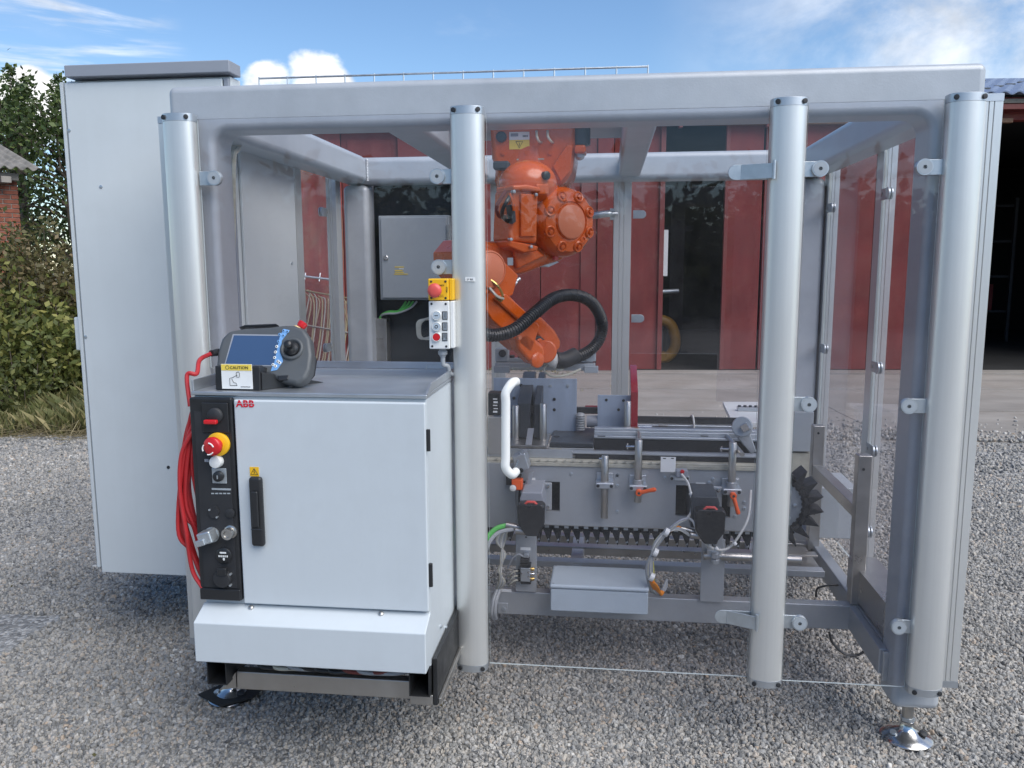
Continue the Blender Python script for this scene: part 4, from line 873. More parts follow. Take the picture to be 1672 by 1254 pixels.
# skirt: folded cover with sloping top
SKY = CY0-.085
MB().prism([(CX0-.004, CY0-.002, CZ0-.008), (CX0-.004, SKY, .625), (CX0-.004, SKY, .487), (CX0-.004, CY0-.002, .487)], (CX1-CX0+.006, 0, 0)).build('base_skirt', 'ctrl', ct_, .004, 3)
for px in (410, 622): p = A(px, 993, CY0-.02); MB().lathe((p.x, CY0-.020, .658), (0, -1, 1.4), [(.009, 0), (.008, .004), (.004, .006)], 10).build('skirt_screw', 'steel', ct_)
# base frame with fork channels sticking out in front
def channel(x0, x1):
    mb = MB(); t_ = .004; z0, z1 = A(360, 1116, CY0-.02).z, .472
    mb.box(x0, x1, CY0-.03, .15, z0, z0+t_); mb.box(x0, x0+t_, CY0-.03, .15, z0+t_, z1); mb.box(x1-t_, x1, CY0-.03, .15, z0+t_, z1)
    return mb.build('fork_channel', 'black', ct_)
channel(CX0+.005, CX0+.075); channel(CX1-.07, CX1)
za, zb = A(500, 1100, CY0+.02).z, A(500, 1130, CY0+.02).z
MB().box(CX0+.085, CX1-.078, CY0+.02, CY0+.06, zb-.004, za-.006).build('cross_bar', 'steel', ct_, .004)
MB().prism([(CX0+.03, CY0+.0, zb), (CX0+.083, CY0+.02, zb), (CX0+.083, CY0+.02, za-.01), (CX0+.06, CY0+.0, zb+.02)], (0, .04, 0)).build('gusset', 'steel', ct_)
MB().box(CX1-.076, CX1+.004, CY0+.0, CY0+.06, zb-.012, zb+.026).build('corner_plate', 'steel', ct_, .004)
MB().box(CX1+.004, CX1+.020, CY0-.0, .20, zb-.01, .50).build('side_rail', 'black', ct_, .003); MB().box(CX1+.0205, CX1+.03, CY0+.01, .20, zb-.012, zb+.012).build('rail_edge', 'steel', ct_, .002)
bx('base_tray', 'shelf', ct_, CX0+.08, CX1-.075, CY0+.08, .2, .40, .46)
for i in range(8):
    x = CX0+.16+.05*i; wire('base_cable', random.choice(['black', 'clearhose', 'greycable', 'reddark', 'black']), ct_, [(x-.05, -.2, .44), (x, CY0+.03+.01*random.random(), .445-.02*random.random()), (x+.08, CY0+.02, .425), (x+.2, CY0+.05, .435), (x+.25, -.15, .45)], .007)
for z in (.545, .50): MB().lathe((CX1+.0, -.30+(.545-z)*2, z), (1, 0, 0), [(.007, 0), (.007, .006), (.004, .008)], 10).build('side_screw', 'zinc', ct_)

# red cable wound on the left of the controller
rc = empty('coiled_cable', (-1.2, -.3, .75), 'long red cable hanging in loops down the left side of the control cabinet', 'cable')
for i in range(11):
    x = -1.150-.0035*i; y0 = CY0+.02-.006*(i % 3)+.012*(i//3); top = A(312, 650+7*(i % 4), y0).z-.012*(i % 5); bot = A(322, 880+(i*37) % 75, y0).z; bow = -.006-.0052*((i*5) % 11)
    pts = [(x+.05, y0+.06, top), (x+.022, y0, top-.02), (x+bow*.5+.006, y0-.01, top-.15), (x+bow, y0-.01, (top+bot)/2-.05*(i % 3)), (x+bow*.55+.008, y0, bot+.12), (x+.02, y0+.01, bot+.012), (x+.05, y0+.05, bot), (x+.035, y0+.16, (top+bot)/2), (x+.045, y0+.08, top)]
    wire('loop', 'redcable', rc, pts, .0072, 7, 8)
pa = A(345, 577, -.36); lead = [(CX0-.015, CY0+.0, 1.34), (CX0-.03, CY0+.02, 1.44), A(321, 610, -.42), A(326, 588, -.38), pa+Vector((.0, 0, 0))]
wire('lead', 'redcable', rc, lead, .0075, 8, 8)
wire('lead', 'redcable', rc, [A(318, 700, -.46), A(297, 740, -.46), A(294, 800, -.46), A(304, 868, -.46), A(314, 930, -.46), A(331, 960, -.47)], .0075, 8, 8)

# ================================================================== TEACH PENDANT on its holder
tp = empty('teach_pendant', (-.93, -.3, CZ1+.015), 'charcoal hand-held teach pendant with blue screen and joystick lying on the control cabinet', 'teach pendant')
# tilted plane of its face
TO = A(430, 580, -.345); tilt = R(28); rl = R(2)
TU = Vector((math.cos(rl), .02, -math.sin(rl)*.2)).normalized(); TN = Vector((0, -math.cos(tilt), math.sin(tilt))); TN = (TN-TU*TN.dot(TU)).normalized(); TV = TN.cross(TU)
def F(px, py, h=0): return AP(px, py, TO+TN*h, TN)
out_ = [(352, 600), (354, 575), (361, 552), (373, 539), (400, 535), (440, 533), (463, 530), (480, 530), (496, 536), (506, 552), (509, 578), (506, 603), (498, 619), (484, 627), (462, 622), (437, 612), (400, 608), (362, 610)]
body = MB().prism([F(*q_) for q_ in out_], -TN*.055).build('body', 'pend', tp, .014, 4)
sc_ = [(382, 547.5), (457, 548.5), (447, 596), (368, 595)]
MB().prism([F(x+dx, y+dy, .001) for (x, y), (dx, dy) in zip(sc_, ((-2, -2), (2, -2), (2, 2), (-2, 2)))], -TN*.004).build('bezel', 'lid', tp)
MB().prism([F(*q_, .0022) for q_ in sc_], -TN*.004).build('screen', 'screen', tp)
kf = MB().prism([F(*q_, .0018) for q_ in ((463, 537), (473, 539), (460, 556), (458, 574), (462, 590), (452, 604), (442, 606), (450, 580), (452, 560))], -TN*.004).build('key_foil', 'keyblue', tp)
for px, py in ((463.5, 540), (469.5, 541.5), (457, 546), (463, 548), (455, 557.5), (452, 566), (450, 575), (448.5, 584), (454, 590), (457, 592.5), (446, 595.5), (450, 598)):
    p = F(px, py, .0022); MB().lathe(p, TN, [(.0052, 0), (.0052, .0015), (.004, .002)], 12).build('key', 'white' if py > 560 else 'keyblue', kf); MB().lathe(p+TN*.0018, TN, [(.0022, 0), (.0022, .0012)], 8).build('key_mark', 'ink', kf)
jp = F(477, 570, .0); js = MB().lathe(jp, TN, [(.040, -.002), (.040, .006), (.034, .0095), (.030, .007), (.024, -.004), (.002, -.006)], 32).build('joystick_well', 'pend', tp, ang=70)
MB().lathe(jp+TN*.002, TN, [(.026, 0), (.024, .007), (.018, .012), (.012, .018), (.010, .030), (.013, .034), (.014, .044), (.011, .048), (.002, .049)], 24).build('joystick', 'black', js, ang=50)
ep = F(487, 539, -.032); MB().lathe(ep, (TV+TU*.55), [(.021, -.02), (.021, .004), (.017, .008)], 20).build('emergency_collar', 'cream', tp); MB().lathe(ep+(TV+TU*.55).normalized()*.012, (TV+TU*.55), [(.013, 0), (.016, .006), (.017, .018), (.013, .021)], 20).build('emergency_button', 'red', tp)
MB().prism([F(389, 534, -.03), F(455, 531, -.03), F(450, 528, -.03), F(400, 530, -.03)], -TN*.03).build('hand_strap', 'black', tp, .003)
MB().prism([F(452, 613, .002), F(472, 612, .002), F(470, 620, .002), F(455, 621, .002)], -TN*.02).build('thumb_pad', 'black', tp, .003)
MB().prism([F(500, 560, -.02), F(512, 580, -.02), F(508, 606, -.02), F(498, 618, -.02)], -TN*.05).build('side_grip', 'black', tp, .008)
MB().cyl(pa, F(356, 575, -.02), .011, .013, 12).build('cable_boot', 'black', tp)
hl = empty('pendant_holder', (-.95, -.42, CZ1+.015), 'black bracket with a yellow caution card holding the teach pendant', 'holder')
h0, h1 = A(352, 640, CY0+.02), A(425, 640, CY0+.02); zt = A(380, 598, CY0+.02).z
MB().prism([(h0.x, CY0+.02, CZ1+.0145), (h0.x, CY0+.024, zt), (h0.x, CY0+.05, zt), (h0.x, -.16, CZ1+.0145)], (h1.x-h0.x, 0, 0)).build('bracket', 'black', hl, .004, 3)
MB().prism([(h1.x+.002, CY0+.03, CZ1+.0145), (h1.x+.002, CY0+.03, zt-.02), (h1.x+.14, -.22, CZ1+.0145)], (0, .01, 0)).build('side_wing', 'black', hl, .002)
c0 = A(387.5, 620, CY0+.02); YC = CY0+.0185
cw = .106; chh = .082; zc_ = CZ1+.02+chh/2
card = decal('caution_card', 'paper', hl, (c0.x, YC+.001, zc_), XR, ZU, cw, chh); decal('card_band', 'yellowlabel', card, (c0.x, YC-.0006, zc_+chh/2-.011), XR, ZU, cw-.002, .020, .001)
lettering('CAUTION', (c0.x-.022, YC-.0022, zc_+chh/2-.016), XR, ZU, .0135, 'ink', card)
MB().tube([Vector((c0.x-.031+.006*math.cos(R(30*i)), YC-.002, zc_+chh/2-.011+.006*math.sin(R(30*i)))) for i in range(13)], .0008, 4).build('ring_mark', 'ink', card)
def ln(*q_): MB().tube([Vector((c0.x+a, YC-.001, zc_+b)) for a, b in q_], .0009, 4).build('sketch_line', 'ink', card)
ln((-.025, -.03), (-.025, -.006), (-.015, -.004), (-.004, .002)); ln((-.002, .012), (.006, .016), (.010, .010), (.008, -.002), (.0, -.003), (-.002, .012)); ln((-.018, -.008), (-.012, -.02), (-.004, -.022), (.0, -.03), (-.025, -.03)); ln((.012, -.034), (.045, -.034)); ln((-.004, .002), (.002, .004))

# ================================================================== PUSH-BUTTON STATION on the post
pb = empty('push_button_station', (-.385, -.05, 1.49), 'yellow and white push-button box with red emergency button beside the second post', 'control station')
B0, B1 = A(699, 455, -.1), A(741, 570, -.1); BX0, BX1, BZ0, BZ1 = B0.x, B1.x, B1.z, B0.z; BZM = A(720, 491, -.1).z; BY = -.105
MB().box(BX0, BX1-.016, BY, -.035, BZM+.001, BZ1).build('yellow_housing', 'yellow', pb, .004, 3); MB().box(BX1-.0155, BX1, BY+.010, -.035, BZM+.001, BZ1).build('yellow_flank', 'yellow', pb, .004)
MB().box(BX0+.001, BX1-.014, BY, -.035, BZ0, BZM-.001).build('white_housing', 'white', pb, .004, 3); MB().box(BX1-.0135, BX1+.001, BY+.010, -.035, BZ0+.002, BZM-.001).build('white_flank', 'white', pb, .004)
bx('mounting_rail', 'white', pb, BX1+.003, BX1+.012, -.06, -.028, BZ0-.012, BZ1+.01); bx('backing_plate', 'zinc', pb, BX0+.01, BX1+.03, -.034, -.028, BZ0+.03, BZ1-.02)
ex = A(712, 474, BY).x; ez = A(712, 474, BY).z; XM = (BX0+BX1-.016)/2
MB().lathe((ex, BY, ez), (0, -1, 0), [(.012, 0), (.012, .014), (.024, .018), (.0255, .026), (.022, .033), (.012, .036), (.001, .0365)], 28).build('emergency_button', 'redsoft', pb, ang=50)
lettering('EMERGENCY', (XM-.022, BY-.0008, BZ1-.026), XR, ZU, .0075, 'ink', pb); lettering('STOP', (BX1-.024, BY-.0008, ez+.012), -ZU, XR, .008, 'ink', pb); decal('print_line', 'ink', pb, (XM+.002, BY, BZM+.014), XR, ZU, .038, .0012, .0006); decal('print_line', 'ink', pb, (XM+.002, BY, BZM+.020), XR, ZU, .034, .001, .0006)
for x in (BX0+.012, BX1-.026):
    for z in (BZ1-.010, BZM+.010, BZM-.011, BZ0+.010): MB().lathe((x, BY, z), (0, -1, 0), [(.0042, 0), (.0042, .0012), (.003, .002)], 10).build('screw', 'black', pb)
for py, face, s_ in ((515, 'keyblue', 'START'), (533, 'keyblue', 'STOP'), (550, 'red', 'ALARM')):
    z = A(714, py, BY).z; x = A(713.5, py, BY).x
    bt = MB().lathe((x, BY, z), (0, -1, 0), [(.0165, 0), (.0165, .008), (.0155, .012), (.0145, .012), (.0135, .010), (.001, .010)], 24).build('push_button', 'white', pb, ang=40)
    f_ = MB().lathe((x, BY-.0102, z), (0, -1, 0), [(.0132, 0), (.0130, .0015), (.001, .0018)], 20).build('button_face', 'red' if face == 'red' else 'screenlight', bt) if False else MB().lathe((x, BY-.0102, z), (0, -1, 0), [(.0132, 0), (.0130, .0015), (.001, .0018)], 20).build('button_face', 'red' if face == 'red' else 'box', bt)
    if s_ == 'START': decal('button_mark', 'ink', bt, (x, BY-.012, z), XR, ZU, .012, .0026, .0008)
    if s_ == 'STOP': MB().tube([Vector((x+.0052*math.cos(R(30*i)), BY-.0125, z+.0052*math.sin(R(30*i)))) for i in range(13)], .0012, 5).build('button_mark', 'ink', bt)
    pl = decal('name_plate', 'black', pb, (x+.0285, BY, z), XR, ZU, .019, .029, .002); decal('plate_insert', 'alu', pl, (x+.0295, BY-.002, z), XR, ZU, .014, .024, .001)
    if s_ == 'ALARM':
        lettering('ALARM', (x+.0315, BY-.0034, z+.0105), -ZU, XR, .0060, 'ink', pl); lettering('ACK.', (x+.0250, BY-.0034, z+.0105), -ZU, XR, .0060, 'ink', pl)
    else: lettering(s_, (x+.027, BY-.0034, z+.0105), -ZU, XR, .0068, 'ink', pl)
gx = A(723, 580, -.07).x
MB().lathe((gx, -.07, BZ0), (0, 0, -1), [(.013, 0), (.013, .008), (.017, .010), (.017, .022), (.012, .026), (.010, .032)], 10).build('cable_gland', 'greycable', pb)
wire('cable', 'greycable', pb, [(gx, -.07, BZ0-.03), (gx+.002, -.07, BZ0-.06), A(731, 598, -.06), A(738, 611, -.045), (BX1+.05, -.005, A(741, 612, -.04).z)], .0085, 8, 10)
for k in range(5): wire('inner_lead', 'clearhose', pb, [(BX0+.03, .02, BZM-.05-.006*k), A(692-k*1.5, 523, .0), A(686-k*1.2, 538, .0), A(692-k, 553, .0), (BX0+.03, .02, BZ0+.03+.005*k)], .004, 8, 6)

# ================================================================== ROBOT hanging from the roof bars
rb = empty('industrial_robot', (-.12, 1.0, 2.43), 'orange jointed robot arm hanging upside down from the roof of the enclosure', 'robot')
RA = R(40); AXI = Vector((math.sin(RA), -math.cos(RA), 0)); RO = A(928, 362, .86)
def RP(px, py, off=0): return AP(px, py, RO+AXI*off, AXI)
def rpr(name, mat, pts, o0, o1, par=None, bevel=.02, seg=4): return MB().prism([RP(*q_, o1) for q_ in pts], -AXI*(o1-o0)).build(name, mat, par or rb, bevel, seg)
# base casting
base = MB().prism([A(*q_, .84) for q_ in ((798, 190), (939, 190), (939, 252), (934, 280), (920, 304), (842, 304), (816, 290), (802, 258))], (0, .38, 0)).build('base', 'orange', rb, .03, 4)
MB().prism([A(*q_, .835) for q_ in ((902, 272), (926, 236), (935, 238), (932, 280), (916, 298))], (0, -.014, 0)).build('base_cheek', 'orange', base, .015, 3)
p = A(848, 232, .84); lb = decal('type_plate', 'paper', base, (p.x, .8395, A(848, 222, .84).z), XR, ZU, .092, .035); decal('warning_plate', 'yellowlabel', base, (p.x, .8395, A(848, 236, .84).z), XR, ZU, .092, .042)
zt_ = A(848, 236, .84).z; tri = [Vector((p.x+a, .837, zt_+b)) for a, b in ((-.016, .013), (.016, .013), (0, -.015), (-.016, .013))]; MB().tube(tri, .0014, 4).build('triangle', 'ink', lb); MB().tube([Vector((p.x, .837, zt_+.008)), Vector((p.x, .837, zt_-.006))], .0012, 4).build('mark', 'ink', lb)
for i in range(4): decal('plate_print', 'ink', lb, (p.x+.018+.006*i, .8378, A(848, 221, .84).z-.004), XR, ZU, .004, .008, .0006)
decal('plate_print', 'lid', lb, (p.x-.022, .8378, A(848, 221, .84).z+.002), XR, ZU, .034, .014, .0006)
decal('white_stroke', 'clearhose', base, A(866, 260, .8395), XR, ZU, .125, .006)
for px, py in ((822, 250), (860, 250), (899, 250)): q_ = A(px, py, .84); MB().lathe(q_, (0, -1, 0), [(.010, 0), (.010, .008), (.006, .008)], 12).build('bolt', 'orange', base)
q_ = A(819, 224, .84); MB().lathe(q_, (0, -1, 0), [(.024, 0), (.024, .015), (.018, .02)], 18).build('connector_cap', 'slate', base)
bx('cable_socket', 'slate', base, A(805, 270, .8).x, A(832, 270, .8).x, .79, .85, A(805, 277, .8).z, A(805, 263, .8).z, .01)
for dx in (0, 18): wire('air_hose', 'clearhose', base, [A(876+dx, 214, .82), A(877+dx, 224, .79), A(880+dx*1.1, 231, .80), A(884+dx*1.05, 233, .84)], .006)
MB().cyl(A(949, 200, .9), A(949, 238, .9), .042, n=16).build('axis_motor', 'slate', base, .004); q_ = A(947, 254, .87); MB().lathe(q_, (0, -1, 0), [(.022, 0), (.022, .02), (.012, .03)], 14).build('plug', 'zinc', base)
MB().box(A(938, 240, .86).x, A(957, 240, .86).x, .82, .95, A(945, 252, .86).z, A(945, 238, .86).z).build('motor_bracket', 'orange', base, .012, 3)
# rotating column
cc = A(868, 318, 1.0); zc0, zc1 = A(868, 330, 1.0).z, A(868, 272, 1.0).z
MB().lathe((cc.x, 1.0, zc0), (0, 0, 1), [(.10, -.03), (.135, .0), (.165, .05), (.175, .10), (.165, zc1-zc0+.06), (.15, zc1-zc0+.12)], 32).build('rotating_column', 'orange', rb, ang=60)
rpr('shoulder_casting', 'orange', [(838, 296), (905, 290), (925, 312), (930, 350), (895, 372), (842, 340), (826, 318)], -.10, .02, None, .03)
dc = RP(862, 302, .02); MB().ball(dc, .128, .128, .105, 32, 18).build('dome', 'orange', rb); rpr('dome_lug', 'orange', [(876, 300), (897, 300), (897, 318), (876, 318)], .05, .15, None, .008, 3)
# shoulder housing: big bolted drum
def ax_c(px, py, off): return RP(px, py, off)
hc = RP(932, 362, .155)-AXI*.155
hs = MB().lathe(hc, AXI, [(.135, .01), (.150, .03), (.153, .05), (.153, .10), (.146, .128), (.128, .148), (.088, .155), (.086, .150), (.078, .150), (.076, .158), (.002, .160)], 48).build('shoulder_drum', 'orange', rb, ang=35)
U_ = AXI.cross(ZU).normalized()
MB().lathe(hc+AXI*.1585, AXI, [(.073, 0), (.073, .004), (.069, .006), (.001, .006)], 36).build('cover_disc', 'disc', hs)
for i in range(8):
    a = R(22.5+45*i); d = U_*math.cos(a)+ZU*math.sin(a); c = hc+d*.122+AXI*.132
    c = hc+d*.116+AXI*.150
    MB().lathe(c, AXI+d*.25, [(.027, -.02), (.026, .004), (.022, .008), (.017, .007), (.015, .002), (.002, .001)], 16).build('bolt_boss', 'orange', hs, ang=30); MB().lathe(c, AXI+d*.25, [(.010, .0), (.010, .012), (.006, .013)], 6).build('bolt', 'orange', hs, ang=30)
c = hc+(U_*-.07-ZU*.075)+AXI*.150; MB().lathe(c, AXI, [(.015, 0), (.015, .006), (.009, .007), (.007, .002)], 16).build('oil_plug', 'orange', hs)
# motor with its flanges
rpr('motor_flange', 'orange', [(838, 302), (862, 301), (884, 306), (884, 315), (862, 311), (838, 311)], .02, .16, None, .01, 3)
mt_ = rpr('motor', 'orange', [(836, 308), (880, 312), (878, 398), (832, 394)], .0, .14, None, .014, 3)
MB().prism([RP(*q_, .155) for q_ in ((851, 316), (878, 318), (875, 386), (851, 386))], -AXI*.02).build('motor_cover', 'orange', mt_, .004); rpr('motor_foot', 'orange', [(829, 392), (852, 396), (880, 402), (878, 410), (856, 413), (830, 402)], -.01, .15, None, .008, 3)
for px, py in ((838, 313), (874, 318), (833, 391), (866, 403)): MB().lathe(RP(px, py, .155), AXI, [(.007, -.01), (.007, .01), (.004, .011)], 8).build('bolt', 'zinc', mt_)
MB().lathe(RP(889, 287, .14), AXI, [(.018, -.03), (.018, .02), (.013, .024)], 14).build('end_stop', 'black', rb)
wire('motor_lead', 'black', rb, [RP(834, 318, .15), RP(827, 330, .17), RP(820, 345, .16), RP(822, 356, .14), RP(830, 362, .12)], .008); wire('motor_lead', 'reddark', rb, [RP(826, 312, .13), RP(812, 335, .13), RP(814, 352, .12), RP(826, 354, .12)], .008); rpr('lead_clip', 'slate', [(833, 335), (841, 333), (843, 362), (837, 366)], .12, .155, None, .003)
wire('motor_lead', 'orange', rb, [RP(832, 316, .16), RP(836, 328, .165), RP(839, 344, .16)], .006)
# lower arm from the drum down to the elbow
la_ = rpr('lower_arm', 'orange', [(890, 372), (935, 400), (925, 424), (892, 434), (862, 446), (838, 452), (800, 440), (770, 412), (790, 392), (836, 398), (850, 412), (878, 404)], -.06, .07, None, .028, 4)
rpr('arm_rib', 'orange', [(838, 402), (878, 408), (893, 418), (846, 440)], .071, .10, None, .012, 3)
MB().prism([RP(*q_, .02) for q_ in ((868, 427), (882, 419), (913, 428), (896, 436))], -AXI*.08).build('name_sheet', 'zinc', la_); q_ = RP(907, 421, .09); MB().lathe(q_, AXI, [(.011, -.01), (.011, .008)], 12).build('oil_plug', 'redsoft', la_)
decal('small_label', 'zinc', la_, RP(833, 427, .101), U_*-1, ZU, .028, .032)
# forearm
fa = rpr('forearm', 'orange', [(742, 412), (760, 390), (790, 402), (806, 410), (847, 450), (838, 482), (833, 484), (846, 497), (882, 532), (868, 578), (838, 552), (803, 522), (790, 500), (764, 468), (744, 440)], .09, .27, None, .035, 4)
rpr('elbow_cover', 'orange', [(742, 418), (758, 402), (788, 410), (812, 432), (812, 470), (790, 486), (764, 458)], .271, .295, None, .012, 3)
fc_ = RP(800, 440, .30); MB().lathe(fc_, AXI, [(.074, -.01), (.074, .0), (.068, .005), (.066, .002), (.060, .006), (.001, .007)], 36).build('elbow_disc', 'disc', fa, ang=40)
rpr('forearm_ridge', 'orange', [(806, 486), (826, 478), (876, 524), (862, 536)], .271, .29, None, .010, 3)
for px, py in ((838, 465), (843, 459)): MB().lathe(RP(px, py, .20), (RP(860, 450, .2)-RP(840, 465, .2)), [(.008, 0), (.008, .02), (.005, .022)], 8).build('bolt', 'zinc', fa)
wire('air_pipe', 'brass', rb, [RP(800, 456, .30), RP(812, 466, .315), RP(820, 480, .31), RP(818, 491, .30), RP(808, 486, .31)], .0055); wire('air_pipe', 'clearhose', rb, [RP(799, 470, .30), RP(812, 484, .32), RP(822, 488, .31)], .0055)
# wrist: fork of two cheeks with the tilt housing between
rpr('wrist_cheek', 'orange', [(862, 512), (886, 518), (908, 540), (917, 556), (917, 568), (906, 580), (895, 572), (878, 548), (860, 530)], .11, .17, fa, .016, 3)
rpr('wrist_cheek', 'orange', [(842, 548), (862, 540), (890, 566), (893, 580), (882, 598), (868, 594), (846, 570)], .20, .27, fa, .018, 3)
MB().cyl(RP(890, 574, .10), RP(890, 574, .24), .050, n=24).build('tilt_housing', 'orange', fa, .008); rpr('wrist_slot', 'black', [(874, 553), (882, 548), (896, 560), (896, 570), (888, 574), (876, 562)], .17, .20, fa, .003)
rpr('wrist_bracket', 'orange', [(877, 556), (883, 552), (893, 560), (889, 566)], .201, .215, fa, .004)
MB().lathe(RP(877, 588, .27), AXI, [(.032, -.01), (.032, .006), (.026, .010), (.001, .011)], 24).build('wrist_disc', 'orange', fa); MB().lathe(RP(848, 551, .285), AXI, [(.009, -.02), (.009, .006)], 10).build('bolt', 'disc', fa)
MB().lathe(RP(899, 583, .16), (RP(912, 596, .16)-RP(899, 583, .16)), [(.030, -.02), (.030, .03), (.024, .034), (.024, .05)], 24).build('tool_flange', 'white', fa)
# corrugated hose
path = spline([RP(790, 546, .36), RP(812, 547, .37), RP(842, 537, .38), RP(872, 512, .36), RP(905, 487, .32), RP(938, 482, .28), RP(966, 494, .24), RP(982, 522, .21), RP(981, 548, .20), RP(966, 570, .19), RP(940, 584, .18), RP(915, 590, .17)], 40)
tot = 0; rr = []; pp = []
for i, p in enumerate(path):
    if i: tot += (p-path[i-1]).length
    rr.append(.0250+.0016*(1 if math.sin(2*math.pi*tot/.0115) > 0 else -1)); pp.append(p)
MB().tube(pp, rr, 16).build('corrugated_hose', 'black', rb, ang=25)
MB().tube(spline([RP(940, 580, .18), RP(922, 588, .18), RP(909, 588, .17)], 5), .036, 14).build('hose_clamp', 'matteblack', rb)
# gripper bar under the wrist
gy = RP(890, 590, .1).y+.06
gp = MB().box(A(809, 592, gy).x, A(972, 592, gy).x, gy-.02, gy+.03, A(890, 604, gy).z, A(890, 592, gy).z).build('gripper_bar', 'plate', rb, .004)
bx('gripper_rail', 'alu', gp, A(826, 588, gy).x, A(968, 588, gy).x, gy, gy+.025, A(890, 591.5, gy).z, A(890, 585, gy).z)
for x0, x1 in ((809, 830), (955, 973)):
    bx('gripper_block', 'grey', gp, A(x0, 580, gy).x, A(x1, 580, gy).x, gy-.01, gy+.05, A(x0, 590, gy).z, A(x0, 569, gy).z, .004); q_ = A((x0+x1)/2+1, 577, gy-.01); MB().lathe(q_, (0, -1, 0), [(.017, 0), (.017, .006), (.008, .008)], 14).build('suction_screw', 'matteblack' if x0 < 900 else 'zinc', gp); bx('end_block', 'grey', gp, A(x0-1, 600, gy).x, A(x1+4, 600, gy).x, gy-.04, gy-.021, A(x0, 607, gy).z, A(x0, 596, gy).z, .003)
for px in (836, 850, 946): MB().cyl(A(px, 584, gy+.012), A(px, 580, gy+.012), .012, n=12).build('stud', 'matteblack', gp)
wire('air_hose', 'clearhose', rb, [A(836, 602, gy-.05), A(860, 601, gy-.09), A(884, 596, gy-.10), A(902, 588, gy-.09)], .0055); wire('air_hose', 'clearhose', rb, [A(948, 603, gy-.05), A(925, 612, gy-.09), A(902, 614, gy-.11), A(888, 604, gy-.10), A(896, 592, gy-.09)], .0055); wire('air_hose', 'clearhose', rb, [A(905, 596, gy-.09), A(912, 604, gy-.10), A(920, 600, gy-.09), A(916, 594, gy-.07)], .007)
MB().tube([RP(899, 586, .14), A(890, 590, gy)], .03, 14).build('tool_stem', 'steel', rb)

# ================================================================== CHAIN CONVEYOR
cv = empty('chain_conveyor', (.4, .9, .25), 'grey machined conveyor with black toothed chain, steel rods and orange clamp levers inside the enclosure', 'conveyor')
bx('frame_beam', 'plate', cv, -1.268, 1.294, .50, .556, .245, .353, .004); bx('frame_beam', 'steel', cv, -1.268, 1.294, 1.30, 1.36, .245, .353, .004)
for q0, q1, y in (((875, 889), (1145, 904), 1.0), ((875, 914), (1150, 936), .86)):
    bx('frame_rail', 'steel' if y == 1.0 else 'plate', cv, -.7, 1.25, y, y+.06, A(1000, q1[1]-6, y).z, A(1000, q0[1]+6, y).z, .003)
for x in (-1.0, .05, .95): bx('frame_crosspiece', 'plate', cv, x, x+.06, .558, 1.298, .25, .35, .004)
bx('sole_plate', 'steel', cv, A(1283, 940, .92).x, 1.25, .921, 1.25, A(1300, 950, .86).z, A(1300, 936, .86).z, .003)
up = MB().box(1.268, 1.325, .512, .568, .354, AX(1390, 730, 1.285).z).build('upright', 'steel', cv, .005); put(up, (-.002, .755, -.02))
zr = AX(1375, 803, 1.28).z; bx('side_rail', 'steel', cv, 1.27, 1.322, .569, 1.266, zr-.055, zr+.0, .004)
for y in (.510, 1.266): MB().cyl((1.29, y+.002, 1.0-.05), (1.29, y-.001, 1.0-.05), .006, n=10).build('hole', 'matteblack', cv)
PY = .60
PZT, PZB = A(1000, 764, PY).z, A(1000, 860, PY).z
h1a, h1b, h2a, h2b = A(846, 785, PY), A(914, 835, PY), A(1104, 792, PY), A(1192, 845, PY)
mb = MB(); t_ = .018
xs_ = [-.62, h1a.x, h1b.x, h2a.x, h2b.x, .94]
for i in range(5):
    if i in (1, 3):
        ha, hb = ((h1a, h1b), (h2a, h2b))[i == 3]; mb.box(xs_[i], xs_[i+1], PY, PY+t_, ha.z, PZT); mb.box(xs_[i], xs_[i+1], PY, PY+t_, PZB, hb.z)
    else: mb.box(xs_[i], xs_[i+1], PY, PY+t_, PZB, PZT)
sp = mb.build('side_plate', 'plate', cv)
for ha, hb in ((h1a, h1b), (h2a, h2b)): bx('recess_back', 'matteblack', sp, ha.x-.03, hb.x+.03, PY+.10, PY+.11, hb.z-.03, ha.z+.03, 0)
bx('side_plate', 'plate', cv, -.60, A(842, 800, .585).x, .585, .597, A(820, 862, .585).z, A(820, 756, .585).z, .002)
for q_ in ((933, 774), (1008, 776), (1008, 793), (1008, 835), (1008, 776), (806, 809), (824, 829), (1086, 780), (1164, 782), (1200, 843), (1215, 820), (1215, 830), (1158, 788)):
    p = A(*q_, PY); MB().lathe(p, (0, -1, 0), [(.0075, 0), (.0075, .004), (.004, .005), (.0035, .002)], 12).build('bolt', 'zinc', sp)
bx('far_side_plate', 'plate', cv, -.62, .94, .86, .878, PZB, PZT+.02, .002)
